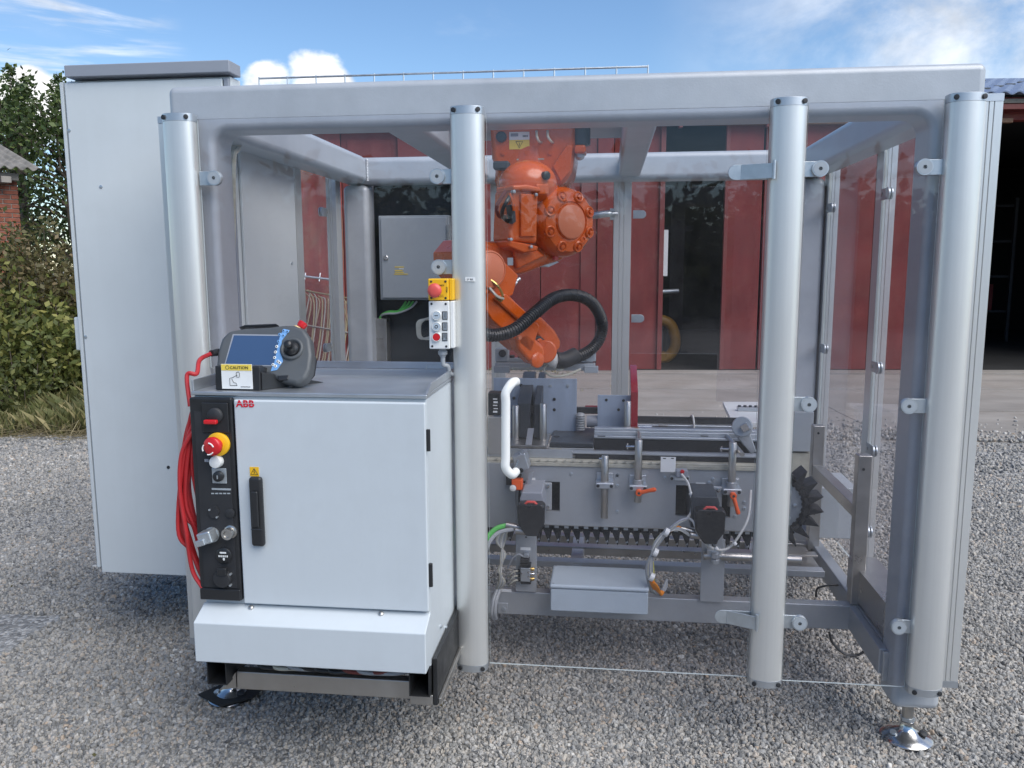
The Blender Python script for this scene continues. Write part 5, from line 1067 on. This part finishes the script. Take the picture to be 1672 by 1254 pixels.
# belt and guides
bt = bx('belt', 'belt', cv, -.62, .97, PY-.004, .70, PZT+.004, PZT+.030, .006)
bx('belt_edge', 'belt', cv, -.62, .97, PY-.010, PY-.005, PZT+.003, PZT+.020, .002)
mbs = MB()
for i in range(22): x = A(806+14*i, 750, PY-.006).x; mbs.prism([(x, PY-.0105, PZT+.023), (x+.018, PY-.0105, PZT+.026), (x+.018, PY-.0105, PZT+.034), (x+.004, PY-.0105, PZT+.028)], (0, .012, 0))
mbs.build('belt_cleats', 'belt', bt, .001, 1, kind='stuff')
gz0 = A(900, 752, .66).z
bx('guide_sheet', 'alu', cv, -.62, A(935, 740, .63).x, .630, .636, PZT+.031, A(900, 734, .63).z, .001)
g2a = A(939, 741, .63); bx('guide_bar', 'matteblack', cv, g2a.x, .97, .630, .655, PZT+.031, A(1000, 742.5, .63).z, .002); bx('guide_strip', 'plate', cv, g2a.x-.015, .97, .629, .672, A(1000, 742.5, .63).z+.001, A(1000, 740, .63).z+.001, .001)
UY = .76
ua, ub = A(970, 716, UY), A(1226, 738, UY)
zb0, zb1, zb2 = A(1000, 735, UY).z, A(1000, 716, UY).z, A(1000, 702, UY+.02).z
bx('upper_guide', 'matteblack', cv, ua.x, .96, UY, UY+.03, zb0, zb1-.001, .003)
prf = MB().box(ua.x, .94, UY-.006, UY+.085, zb1, zb1+.012); prf.box(ua.x, .94, UY+.02, UY+.085, zb1+.012, zb1+.030); prf.box(ua.x, .94, UY+.045, UY+.085, zb1+.030, zb1+.040); up_ = prf.build('upper_profile', 'alu', cv, .003)
for px in (982, 1150): decal('profile_mark', 'ink', up_, A(px, 712, UY-.0065), XR, ZU, .035, .004, .0006)
ba, bb = A(897, 733, UY-.02), A(970, 700, UY-.02)
BT = A(930, 723, UY-.02).z; BYB = AZ(930, 698, BT).y
bl = bx('slide_block', 'slate', cv, ba.x, ua.x-.002, UY-.02, BYB, A(930, 731, UY-.02).z, BT, .004); bx('block_base', 'plate', cv, ba.x, ua.x+.0, UY-.022, UY+.12, A(930, 737, UY-.02).z, A(930, 731, UY-.02).z-.002, .002)
for px, py in ((909, 702), (909, 713)): p = AZ(px, py, BT); MB().lathe(p, (0, 0, 1), [(.016, -.002), (.016, .0015), (.010, .002), (.009, -.001)], 14).build('screw', 'matteblack', bl)
decal('block_label', 'belt', cv, A(907, 734, UY-.024), XR, ZU, .055, .012)
# rear rail
ry = 1.05; bx('rear_guide', 'matteblack', cv, A(1040, 684, ry).x, A(1210, 684, ry).x, ry, ry+.02, A(1100, 691, ry).z, A(1100, 681, ry).z, .002); bx('rear_profile', 'alu', cv, A(1036, 695, ry).x, A(1216, 695, ry).x, ry-.04, ry+.03, A(1100, 703, ry).z, A(1100, 691.5, ry).z, .004)
p = A(1083, 696, ry-.045); bx('rail_clip', 'steel', cv, p.x-.022, p.x+.022, ry-.06, ry-.041, p.z-.010, p.z+.010); p = A(1052, 697, ry-.05); MB().cyl((p.x-.03, ry-.055, p.z), (p.x+.035, ry-.055, p.z), .009, n=12).build('rail_pin', 'chrome', cv)
wire('rail_wire', 'whitewire', cv, [A(1128, 680, ry+.01), A(1131, 679, ry-.03), A(1133, 690, ry-.05), A(1133, 704, ry-.05)], .005)
# upright plates, blades and rods of the product holder
bz = A(850, 702, .84).z
bx('holder_plate', 'steel', cv, A(803, 727, .70).x, A(893, 727, .70).x, .70, .98, A(850, 727, .70).z-.012, A(850, 727, .70).z, .003)
HZ = A(850, 727, .70).z
p0_, p1_ = A(806, 617, 1.02), A(942, 617, 1.02); b1 = bx('back_sheet', 'bluealu', cv, p0_.x, p1_.x, 1.02, 1.028, HZ-.02, p0_.z, .001)
for px, py in ((851, 629), (899, 630), (927, 630), (839, 650), (905, 652), (838, 669), (905, 669)): MB().lathe(A(px, py, 1.019), (0, -1, 0), [(.008, 0), (.008, .002), (.005, .0025)], 10).build('hole', 'matteblack' if px in (851, 839, 838, 905) else 'zinc', b1)
p0_, p1_ = A(976, 645, .98), A(1033, 645, .98); b2 = bx('front_sheet', 'bluealu', cv, p0_.x, p1_.x+.01, .98, .988, HZ-.0, p0_.z, .001)
for px, py in ((990, 653), (1018, 654), (1010, 669)): MB().lathe(A(px, py, .979), (0, -1, 0), [(.007, 0), (.007, .002)], 10).build('hole', 'matteblack', b2)
def blade(px0, px1, y0, mat, ptop, pfar, yfar, name='blade'):
    a, b_ = A(px0, ptop, y0), A(px1, ptop, y0); zf = A((px0+px1)/2, pfar, yfar).z
    return MB().prism([(a.x, y0, HZ+.002), (a.x, yfar+.02, HZ+.002), (a.x, yfar+.02, zf), (a.x, yfar-.03, zf), (a.x, y0, a.z)], (b_.x-a.x, 0, 0)).build(name, mat, cv, .003)
blade(845, 866, .86, 'slate', 659, 607, 1.16); blade(872, 883, .86, 'slate', 660, 608, 1.16); bx('blade_bridge', 'matteblack', cv, A(866, 666, .87).x, A(872, 666, .87).x, .88, .93, A(868, 675, .87).z, A(868, 664, .87).z, .001)
blade(1030, 1042, .90, 'redglass', 640, 596, 1.18, 'red_blade')
for px, py, y in ((842, 662, .83), (887, 659, .83), (1025, 655, .90)): p = A(px, py, y); MB().lathe((p.x, y, HZ), (0, 0, 1), [(.0165, 0), (.0165, p.z-HZ-.003), (.0145, p.z-HZ)], 16).build('guide_rod', 'steel', cv)
MB().prism([A(862, 700, .80), A(872, 700, .80), A(868, 727, .70), A(858, 727, .70)], (0, 0, .003)).build('slot', 'plate', cv)
p = A(938, 669, 1.04); bx('black_bar', 'matteblack', cv, p.x, A(980, 669, 1.04).x, 1.035, 1.06, A(950, 675, 1.04).z, A(950, 665, 1.04).z); bx('red_block', 'redglass', cv, A(955, 669, 1.05).x, A(976, 669, 1.05).x, 1.061, 1.10, A(960, 676, 1.06).z, A(960, 664, 1.06).z)
p = A(948, 700, 1.03); prof = [(.022, 0)]
for i in range(6): prof += [(.024, .012*i+.004), (.018, .012*i+.008), (.024, .012*i+.012)]
MB().lathe((p.x, 1.0, p.z), (0, 0, 1), prof+[(.014, .085)], 16).build('bellows', 'greycable', cv); MB().cyl(A(958, 688, 1.01), A(978, 688, 1.01), .030, n=16).build('roller', 'lid', cv)
for px, py in ((837, 716), (892, 717)): p = AZ(px, py, HZ+.001); MB().lathe(p, (0, 0, 1), [(.007, 0), (.007, .003)], 10).build('bolt', 'zinc', cv)
# right hand wheel bracket with the square nut
p = A(1212, 697, .70); dv = Vector((-.3, -1, .25)).normalized(); MB().lathe(p, dv, [(.044, -.012), (.046, -.006), (.046, .006), (.042, .012)], 28).build('pivot_disc', 'grey', cv); q_ = p+dv*.012; MB().obox(q_+dv*.012+Vector((.016, 0, -.004)), (.030, 0, .018), dv*.03, (-.018, 0, .030)).build('square_nut', 'chrome', cv, .003); MB().prism([A(1204, 715, .72), A(1222, 700, .72), A(1236, 738, .72), A(1226, 742, .72)], (0, .03, 0)).build('pivot_arm', 'plate', cv, .006)
# steel rods in clamp blocks, orange clamp levers
def rodset(px, pt, pb, y=.555, cap=True, blk=None):
    a, b_ = A(px, pt, y), A(px-2, pb, y); r = .0165
    o = MB().lathe((a.x, y, b_.z), (0, 0, 1), [(r-.002, 0), (r, .003), (r, a.z-b_.z-.003), (r-.002, a.z-b_.z)], 18).build('steel_rod', 'steel', cv)
    c = A(px, blk, y-.02); MB().box(a.x-.040, a.x+.040, y-.028, PY-.001, c.z-.014, c.z+.014).build('clamp_block', 'alu', o, .006, 3); MB().box(a.x-.038, a.x+.038, PY-.012, PY-.001, c.z-.014, c.z+.045).build('clamp_foot', 'alu', o, .004)
    for s in (-1, 1): MB().lathe((a.x+s*.029, y-.0285, c.z), (0, -1, 0), [(.0075, 0), (.0075, .001), (.005, .0012)], 12).build('bolt_hole', 'matteblack', o)
    return o, a, b_, c
o1, *_ = rodset(988, 744, 846, blk=793); p = A(978, 749, .55); MB().cyl(p, p+Vector((.022, 0, 0)), .006, n=10).build('wing_screw', 'chrome', o1)
def lever(px, py, ex, ey, y, par):
    p = A(px, py, y); e_ = A(ex, ey, y-.025); d = (e_-p)
    MB().lathe(p+Vector((0, .03, 0)), (0, -1, 0), [(.008, 0), (.008, .02), (.014, .022), (.0145, .042), (.012, .046)], 16).build('lever_hub', 'orangelever', par); h_ = MB().tube([p+Vector((0, -.004, 0)), p+d*.25+Vector((0, -.006, 0)), p+d*.6, p+d*.92, e_], [.011, .009, .0085, .010, .006], 10).build('clamp_lever', 'orangelever', par)
    MB().lathe(p+Vector((0, -.0155, 0)), (0, -1, 0), [(.006, 0), (.006, .001)], 10).build('hub_screw', 'matteblack', par)
o2, a, b_, c = rodset(1043, 718, 820, blk=797); lever(1043, 804, 1071, 799, .515, o2)
o3, a3, b3, c3 = rodset(1197, 722, 826, blk=803); lever(1197, 809, 1206, 840, .515, o3)
for o, a in ((o2, a), (o3, a3)):
    MB().lathe((a.x, .555, A(1043, 787, .555).z-.012), (0, 0, 1), [(.024, 0), (.024, .022), (.021, .024)], 16).build('stop_collar', 'alu', o); MB().cyl((a.x-.055, .552, a.z-.03), (a.x-.018, .552, a.z-.03), .005, n=8).build('wing_screw', 'chrome', o); MB().cyl((a.x-.048, .552, a.z-.042), (a.x-.048, .552, a.z-.018), .004, n=8).build('wing_bar', 'chrome', o)
p = A(1041, 704, UY+.06); MB().tube(spline([(p.x, UY+.07, p.z), (p.x+.004, UY-.02, p.z), (a.x if False else A(1043, 718, .555).x, .565, A(1043, 720, .555).z)], 6), .010, 10).build('cross_rod', 'steel', o2); MB().lathe(p+Vector((-.004, 0, .004)), (0, 0, 1), [(.013, -.01), (.013, .012)], 6).build('brass_fitting', 'brass', o2)
MB().cyl(A(1185, 709, UY+.05), A(1212, 742, .50), .010, n=12).build('cross_rod', 'steel', o3)
# white target plate and its sensor
pa_, pb_ = A(1079, 746, .55), A(1103, 771, .55); wp = bx('target_plate', 'paper', cv, pa_.x, pb_.x, .55, .553, pb_.z, pa_.z, 0)
for px in (1085, 1098): decal('slot', 'ink', wp, A(px, 748.5, .5495), XR, ZU, .012, .004, .0006)
p = A(1113, 772, .56); sn_ = MB().obox(p, (.05, 0, .002), (0, .05, 0), (0, 0, .032)).build('light_sensor', 'lid', cv, .004); MB().lathe(A(1114, 770, .535), (0, -1, 0), [(.009, 0), (.009, .003), (.006, .004)], 12).build('lens', 'red', sn_)
pa_, pb_ = A(1094, 777, .585), A(1126, 786, .585); sb = bx('sensor_bracket', 'alu', cv, pa_.x, pb_.x, .585, .599, pb_.z, pa_.z, .003); decal('slip_label', 'paper', sb, A(1110, 782, .5845), XR, ZU, .044, .011)
for px in (1097, 1122): MB().lathe(A(px, 781.5, .585), (0, -1, 0), [(.007, 0), (.007, .001)], 10).build('hole', 'matteblack', sb)
for px, py, y, w_ in ((1144, 790, .598, .042), (868, 782, .598, .034)): decal('slip_label', 'paper', sp, A(px, py, y), XR, ZU, w_, .011)
# two geared motors looking out of the cut-outs
def gear(xl, xr, ztop, px0, px1, py0, py1, dark):
    xc = (xl+xr)/2; w_ = xr-xl; F_ = .36
    a, b_ = A(px0, py0, F_), A(px1, py1, F_)
    g_ = MB().prism([(xc-w_*.42, PY+.08, ztop-.002), (xc+w_*.42, PY+.08, ztop-.002), (xc+w_*.5, PY+.08, ztop-.03), (xc+w_*.5, PY+.08, ztop-.14), (xc-w_*.5, PY+.08, ztop-.14), (xc-w_*.5, PY+.08, ztop-.03)], (0, -(PY+.08-F_-.06), -.012)).build('gear_motor', 'lid' if not dark else 'slate', cv, .006, 3)
    bx('motor_flange', 'plate', g_, xr-.012, xr+.026, PY-.05, PY-.035, ztop-.13, ztop-.005, .004)
    xm_ = (a.x+b_.x)/2; hw = (b_.x-a.x)/2; h_ = a.z-b_.z
    cap = MB().prism([(xm_-hw, F_, a.z-.012), (xm_-hw*.8, F_, a.z), (xm_+hw*.8, F_, a.z), (xm_+hw, F_, a.z-.012), (xm_+hw*.95, F_, b_.z+h_*.35), (xm_+hw*.55, F_, b_.z+h_*.1), (xm_+hw*.5, F_, b_.z), (xm_-hw*.35, F_, b_.z), (xm_-hw*.6, F_, b_.z+h_*.15), (xm_-hw*.95, F_, b_.z+h_*.4)], (0, .065, 0)).build('motor_cap', 'black', g_, .007, 3)
    MB().tube([(xm_-hw*.45, F_+.012, a.z-.006), (xm_-hw*.25, F_+.010, a.z+.008), (xm_+hw*.25, F_+.010, a.z+.008), (xm_+hw*.45, F_+.012, a.z-.006)], .006, 8).build('red_seal', 'redsoft', g_)
    for dz in (-.02, -.115): MB().lathe((xr+.008, PY-.05, ztop+dz), (0, -1, 0), [(.009, 0), (.009, .008), (.005, .009)], 8).build('bolt', 'chrome', g_)
    return g_
gear(A(852, 800, .50).x, A(890, 800, .50).x, A(870, 786, .55).z, 844, 889, 823, 877, False)
gear(A(1126, 800, .50).x, A(1172, 800, .50).x, A(1140, 792, .55).z, 1135, 1184, 832, 890, True)
# left sensor head, orange switch and diagonal arm
p = A(852, 752, .52); MB().obox(p, (.055, 0, .02), (0, .09, 0), (-.02, 0, .07)).build('cylinder_head', 'alu', cv, .005)
for px, py in ((841, 767), (851, 768)): MB().lathe(A(px, py, .475), (0, -1, 0), [(.010, -.02), (.010, .004), (.006, .005), (.005, .0)], 12).build('fitting', 'matteblack' if px > 845 else 'zinc', cv)
MB().cyl(A(841, 764, .47), A(850, 740, .49), .006, n=8).build('adjusting_screw', 'chrome', cv)
MB().prism([A(864, 772, .53), A(872, 770, .53), A(862, 806, .53), (A(850, 806, .53)), A(850, 801, .53), A(858, 800, .53)], (0, .012, 0)).build('diagonal_arm', 'alu', cv, .002)
a, b_ = A(835, 783, .50), A(853, 801, .50); os_ = bx('orange_switch', 'orangelever', cv, a.x, b_.x, .50, .54, b_.z, a.z, .005, seg=3); MB().lathe(A(837.5, 797, .499), (0, -1, 0), [(.015, -.01), (.015, .003), (.0125, .003), (.0125, .008), (.011, .009)], 20).build('white_cap', 'white', os_); MB().lathe(A(837.5, 797, .499), (0, -1, 0), [(.0155, -.01), (.0155, .002)], 20).build('black_ring', 'matteblack', os_)
bx('switch_mount', 'matteblack', cv, a.x-.03, b_.x-.01, .545, .57, b_.z+.01, a.z+.01, .003); bx('switch_plate', 'grey', cv, a.x-.035, b_.x+.02, .572, .584, b_.z-.012, b_.z+.012, .002)
# sprocket, chain and its black flights
SC = A(1266, 824, .74); SR = .135
spk = MB().lathe((SC.x, .74, SC.z), (0, 1, 0), [(.02, -.02), (.055, -.02), (.055, -.004), (SR-.02, -.004), (SR-.012, 0), (SR-.012, .05), (.05, .052), (.02, .06)], 40).build('sprocket', 'grey', cv)
for a in range(0, 360, 45): MB().lathe((SC.x+.085*math.cos(R(a)), .735, SC.z+.085*math.sin(R(a))), (0, -1, 0), [(.010, 0), (.010, .004), (.006, .006)], 8).build('bolt', 'zinc', spk)
MB().prism([(SC.x-.04, .715, SC.z-.06), (SC.x+.045, .715, SC.z-.06), (SC.x+.045, .715, SC.z+.10), (SC.x+.01, .715, SC.z+.13), (SC.x-.04, .715, SC.z+.13)], (0, .012, 0)).build('bearing_plate', 'grey', spk, .003)
XLft = -.55; zl = SC.z-SR; zu = SC.z+SR-.02
loop = [Vector((XLft+(SC.x-XLft)*i/60, .76, zl)) for i in range(61)]+[Vector((SC.x+SR*math.sin(R(a)), .76, SC.z-SR*math.cos(R(a)))) for a in range(6, 181, 6)]
ch = MB()
for i in range(len(loop)-1):
    d = (loop[i+1]-loop[i]); tt = d.normalized(); nn = Vector((tt.z, 0, -tt.x)); ch.obox((loop[i]+loop[i+1])/2, tt*d.length*.86, (0, .05, 0), nn*(.044 if i % 2 else .034))
chn = ch.build('chain', 'matteblack', cv)
fl = None; pitch = .0455; s = 0; L_ = SC.x-XLft; k = 0
while s < L_+SR*math.pi*.80:
    if s < L_: p = Vector((XLft+s, .74, zl)); ang = 0
    else: ang = (s-L_)/SR; p = Vector((SC.x+SR*math.sin(ang), .74, SC.z-SR*math.cos(ang)))
    if fl is None:
        mb = MB().prism([(-.019, -.03, -.006), (.020, -.03, -.006), (.013, -.03, -.066), (.009, -.03, -.074)], (0, .12, 0)); mb.box(-.018, .018, -.034, -.030, -.004, .014)
        fl = mb.build('chain_flight', 'matteblack', chn, .0015, 1); ofs = WO[fl].copy(); base_ = fl
        me_ = fl.data; me_.transform(Matrix.Translation(ofs)); WO[fl] = p.copy(); fl.location = p-WO[chn]; fl.rotation_euler = (0, -ang, 0)
    else: o = put(base_, p-WO[base_], chn); o.rotation_euler = (0, -ang, 0)
    s += pitch; k += 1
mb = MB()
for i in range(34): x = XLft+pitch*i; mb.box(x-.010, x+.010, .700, .704, zl+.004, zl+.026); mb.prism([(x-.002, .705, zl-.060), (x+.012, .705, zl-.058), (x+.009, .705, zl-.048)], (0, .003, 0))
mb.build('chain_clips', 'zinc', chn, kind='stuff'); bx('chain_rail', 'steel', cv, -.6, SC.x-.05, .69, .72, zl+.018, zl+.034, .002); bx('return_cover', 'matteblack', cv, -.6, SC.x-.02, .92, .93, zl-.075, zl+.05, .001)
# lower brackets, tubes
for (x0, y0_, x1, y1_) in ((842, 872, 876, 967), (1146, 880, 1181, 984)):
    a, b_ = A(x0, y0_, .485), A(x1, y1_, .485); o = bx('bracket_plate', 'plate', cv, a.x, b_.x, .485, .494, b_.z, a.z, .002); a2, b2 = A(x0+1, 1003 if x0 < 900 else 1021, .49), A(x1+1, 1010 if x0 < 900 else 1028, .49); bx('bracket_tab', 'plate', cv, a2.x, b2.x, .558, .566, .222, .245, .001)
    MB().lathe(A((x0+x1)/2, y0_+5 if x0 < 900 else 890, .485), (0, -1, 0), [(.004, 0), (.004, .001)], 8).build('hole', 'matteblack', o)
decal('slip_label', 'paper', cv, A(858, 896, .4848), XR, ZU, .045, .013); decal('slip_label', 'paper', cv, A(826, 964, .4995), XR, ZU, .05, .014)
bx('bracket_top', 'alu', cv, A(1169, 866, .47).x, A(1181, 866, .47).x, .47, .484, A(1170, 905, .47).z, A(1170, 866, .47).z, .002)
MB().cyl(A(1148, 907, .46), A(1308, 914, .46), .0185, n=18).build('cross_tube', 'steel', cv)
for y0_, y1_ in ((902, 911), (912, 920)): MB().cyl(A(1168, y0_, .435), A(1168, y1_, .435), .018, n=14).build('tube_clamp', 'alu', cv, .003)
bx('clamp_bridge', 'alu', cv, A(1154, 900, .45).x, A(1178, 900, .45).x, .445, .483, A(1165, 915, .45).z, A(1165, 897, .45).z, .004)
bx('corner_tab', 'plate', cv, A(812, 983, .49).x, A(829, 983, .49).x, .490, .499, A(812, 1002, .49).z, A(812, 984, .49).z, .006); MB().lathe(A(823, 994, .49), (0, -1, 0), [(.010, 0), (.010, .006), (.006, .007)], 6).build('bolt', 'zinc', cv)
# connectors of the motors and their cables
MB().tube([A(826, 857, .40), A(840, 860, .40), A(864, 865, .40)], [.014, .016, .016], 12).build('motor_connector', 'brass' if False else 'steel', cv); MB().tube([A(842, 866, .39), A(866, 868, .39)], .017, 12).build('motor_connector', 'steel', cv)
wire('motor_cable', 'greencable', cv, [A(826, 858, .40), A(812, 862, .38), A(802, 870, .36), A(794, 882, .34), A(786, 905, .34)], .011); wire('motor_cable', 'greycable', cv, [A(838, 864, .39), A(818, 868, .37), A(806, 876, .35), A(797, 890, .33), A(790, 915, .33)], .009)
MB().tube([A(1112, 863, .40), A(1122, 865, .40), A(1136, 869, .40)], .011, 12).build('motor_connector', 'steel', cv); MB().tube([A(1127, 873, .39), A(1150, 876, .39)], .015, 12).build('motor_connector', 'steel', cv)
wire('motor_cable', 'orangecable', cv, [A(1112, 863, .40), A(1104, 861, .40), A(1094, 866, .39)], .009)
for k in range(6):
    wire('cable', ('greycable', 'clearhose', 'lid', 'whitewire', 'greycable', 'yellowwire')[k], cv, [A(1126 if k > 2 else 1124, 874 if k > 2 else 846, .39), A(1108, 868-k*1.2 if k > 2 else 854-k, .37), A(1088-k, 872-k*.6, .36), A(1072-1.4*k, 893, .36), A(1062+2.2*k-6, 925, .37), A(1065+1.6*k-4, 958, .40), A(1073+k*1.2, 969+.6*k, .44), A(1086-k, 962, .48), A(1089, 946, .52)], .0062 if k < 5 else .003)
    wire('cable_end', 'orangecable', cv, [A(1062+k, 946+k, .375), A(1066+1.4*k, 958, .395), A(1073+k*1.2, 967.5+.6*k, .435), A(1080+.6*k, 966, .45)], .0066)
wire('cable', 'whitewire', cv, [A(1113, 774, .53), A(1124, 790, .50), A(1129, 815, .47), A(1128, 836, .44), A(1123, 845, .40)], .0052); wire('cable', 'whitewire', cv, [A(1122, 845, .40), A(1132, 852, .38), A(1140, 872, .38), A(1155, 890, .39), A(1174, 898, .41), A(1192, 893, .42), A(1208, 872, .43), A(1222, 843, .45), A(1226, 800, .5)], .0052); wire('cable', 'greycable', cv, [A(1192, 893, .425), A(1206, 877, .43), A(1217, 858, .44), A(1228, 832, .46)], .0045)
for px, py in ((1128, 806), (1140, 869), (1169, 895), (1199, 887)): p = A(px, py, .40 if px > 1130 else .48); MB().cyl(p+Vector((-.004, 0, .004)), p+Vector((.006, 0, -.006)), .0085, n=10).build('cable_tie', 'white', cv)
for px, py, y in ((1088, 869, .355), (1070, 902, .355), (1064, 942, .37)): p = A(px, py, y); MB().cyl(p+Vector((-.008, 0, .004)), p+Vector((.008, 0, -.004)), .018, n=12).build('cable_tie', 'white', cv)
for k in range(7): wire('signal_wire', ('clearhose', 'greycable', 'whitewire')[k % 3], cv, [A(828-2*k, 868, .48), A(824-k*2.2, 885, .46), A(818+k*1.2, 905, .44), A(817+1.3*k-k*k*.3, 930, .44), A(815+k*1.5, 950, .45), A(810+k, 962, .48)], .0042)
for k in range(2): wire('air_hose', 'greycable', cv, [A(812+4*k, 963, .48), A(806+4*k, 980, .45), A(803+5*k, 1000, .44), A(806+3*k, 1010, .46)], .010)
wire('loose_cable', 'black', cv, [A(1354, 1032, .75), A(1360, 1050, .75), A(1378, 1067, .75), A(1398, 1070, .75), A(1412, 1062, .75), A(1414, 1052, .75)], .006); wire('loose_cable', 'black', cv, [A(1332, 975, .8), A(1334, 962, .8), A(1342, 958, .8), A(1352, 956, .8), A(1375, 955, .8)], .005)
# pneumatic valve block
vb = empty('valve_block', A(858, 950, .46), 'small grey pneumatic valve with brass silencers on the left bracket plate', 'valve')
def vx(name, mat, x0, y0_, x1, y1_, d0, d1): a, b_ = A(x0, y0_, .455), A(x1, y1_, .455); return bx(name, mat, vb, a.x, b_.x, d0, d1, b_.z, a.z, .003)
vx('body', 'alu', 850, 926, 866, 949, .445, .484); vx('coil', 'matteblack', 850, 912, 864, 920, .45, .484); vx('coil_base', 'black', 849, 920, 867, 925.5, .445, .484); vx('end_cap', 'matteblack', 850, 949.5, 867, 954, .45, .484); vx('plug', 'alu', 855, 905, 863, 911.5, .455, .484)
for py, mt in ((929, 'brass'), (937, 'chrome'), (945, 'brass')): MB().lathe(A(866, py, .465), (1, 0, 0), [(.008, 0), (.008, .014), (.006, .018)], 10).build('silencer', mt, vb)
for py in (932, 940, 947): MB().lathe(A(850, py, .465), (-1, 0, 0), [(.007, 0), (.007, .012), (.004, .014)], 10).build('fitting', 'matteblack', vb); wire('air_tube', 'clearhose', vb, [A(848, py, .465), A(840, py+1, .455), A(834, py+6, .46), A(830, py+9, .48)], .004)
for px, py in ((852, 936), (863, 934), (863, 941)): MB().lathe(A(px, py, .444), (0, -1, 0), [(.0045, 0), (.0045, .003)], 8).build('screw', 'chrome', vb)
wire('lead', 'greycable', vb, [A(855, 909, .46), A(846, 905, .45), A(836, 913, .45), A(829, 928, .47)], .0045)
# junction box
jb = empty('junction_box', (.2, .5, .353), 'pale blue-grey long junction box with a lid seam resting on the conveyor beam', 'junction box')
JZ = .354; a, b_ = A(897, 980, .37), A(1060, 980, .37); JT = A(980, 958, .365).z
MB().box(a.x+.004, b_.x-.004, .372, .498, .326, JT-.021).box(a.x+.005, b_.x-.005, .4985, .60, JZ, JT-.021).build('base', 'box', jb, .006, 3); ld = MB().box(a.x, b_.x, .366, .605, JT-.020, JT).build('lid', 'box', jb, .010, 3)
for x in (a.x+.015, b_.x-.015):
    for y in (.382, .59): MB().lathe((x, y, JT-.001), (0, 0, 1), [(.006, 0), (.006, .0015), (.003, .002)], 8).build('screw', 'lid', ld)
# white shelf at the back right with a block on it, grey covers
ws = empty('white_shelf', (1.05, 1.9, 1.0), 'white plastic shelf plate at the rear right inside the enclosure', 'shelf'); zs = .985
c_ = [AZ(1180, 656, zs), AZ(1290, 656, zs), AZ(1290, 690, zs), AZ(1196, 690, zs)]
MB().prism(c_, (0, 0, -.025)).build('plate', 'white', ws, .003); MB().box(1.12, 1.20, 1.5, 1.6, .60, zs-.026).build('shelf_leg', 'grey', ws)
p = AZ(1222, 671, zs); cbk = MB().box(p.x-.06, p.x+.10, p.y-.02, p.y+.03, zs+.001, zs+.022).build('terminal_strip', 'alu', None, .002); tag(cbk, 'small grey terminal strip lying on the white shelf', 'strip')
for i in range(4): bp_ = MB().cyl((p.x-.05+.03*i, p.y, zs+.022), (p.x-.05+.03*i, p.y, zs+.032), .009, n=8).build('terminal', 'slate', cbk)
ck = empty('cover_box', (1.3, 1.6, .4), 'plain grey sheet metal box behind the toothed wheel', 'cover box')
a, b_ = A(1326, 796, 1.5), A(1388, 880, 1.5); bx('lower_cover', 'grey', ck, a.x, b_.x+.03, 1.5, 1.85, b_.z, a.z, .004); a, b_ = A(1286, 672, 1.56), A(1326, 738, 1.56); bx('upper_cover', 'grey', ck, a.x, b_.x, 1.56, 1.80, b_.z, a.z, .004); a, b_ = A(1286, 739, 1.57), A(1326, 796, 1.57); bx('neck', 'belt', ck, a.x, b_.x, 1.57, 1.78, b_.z, a.z-.002, .002)
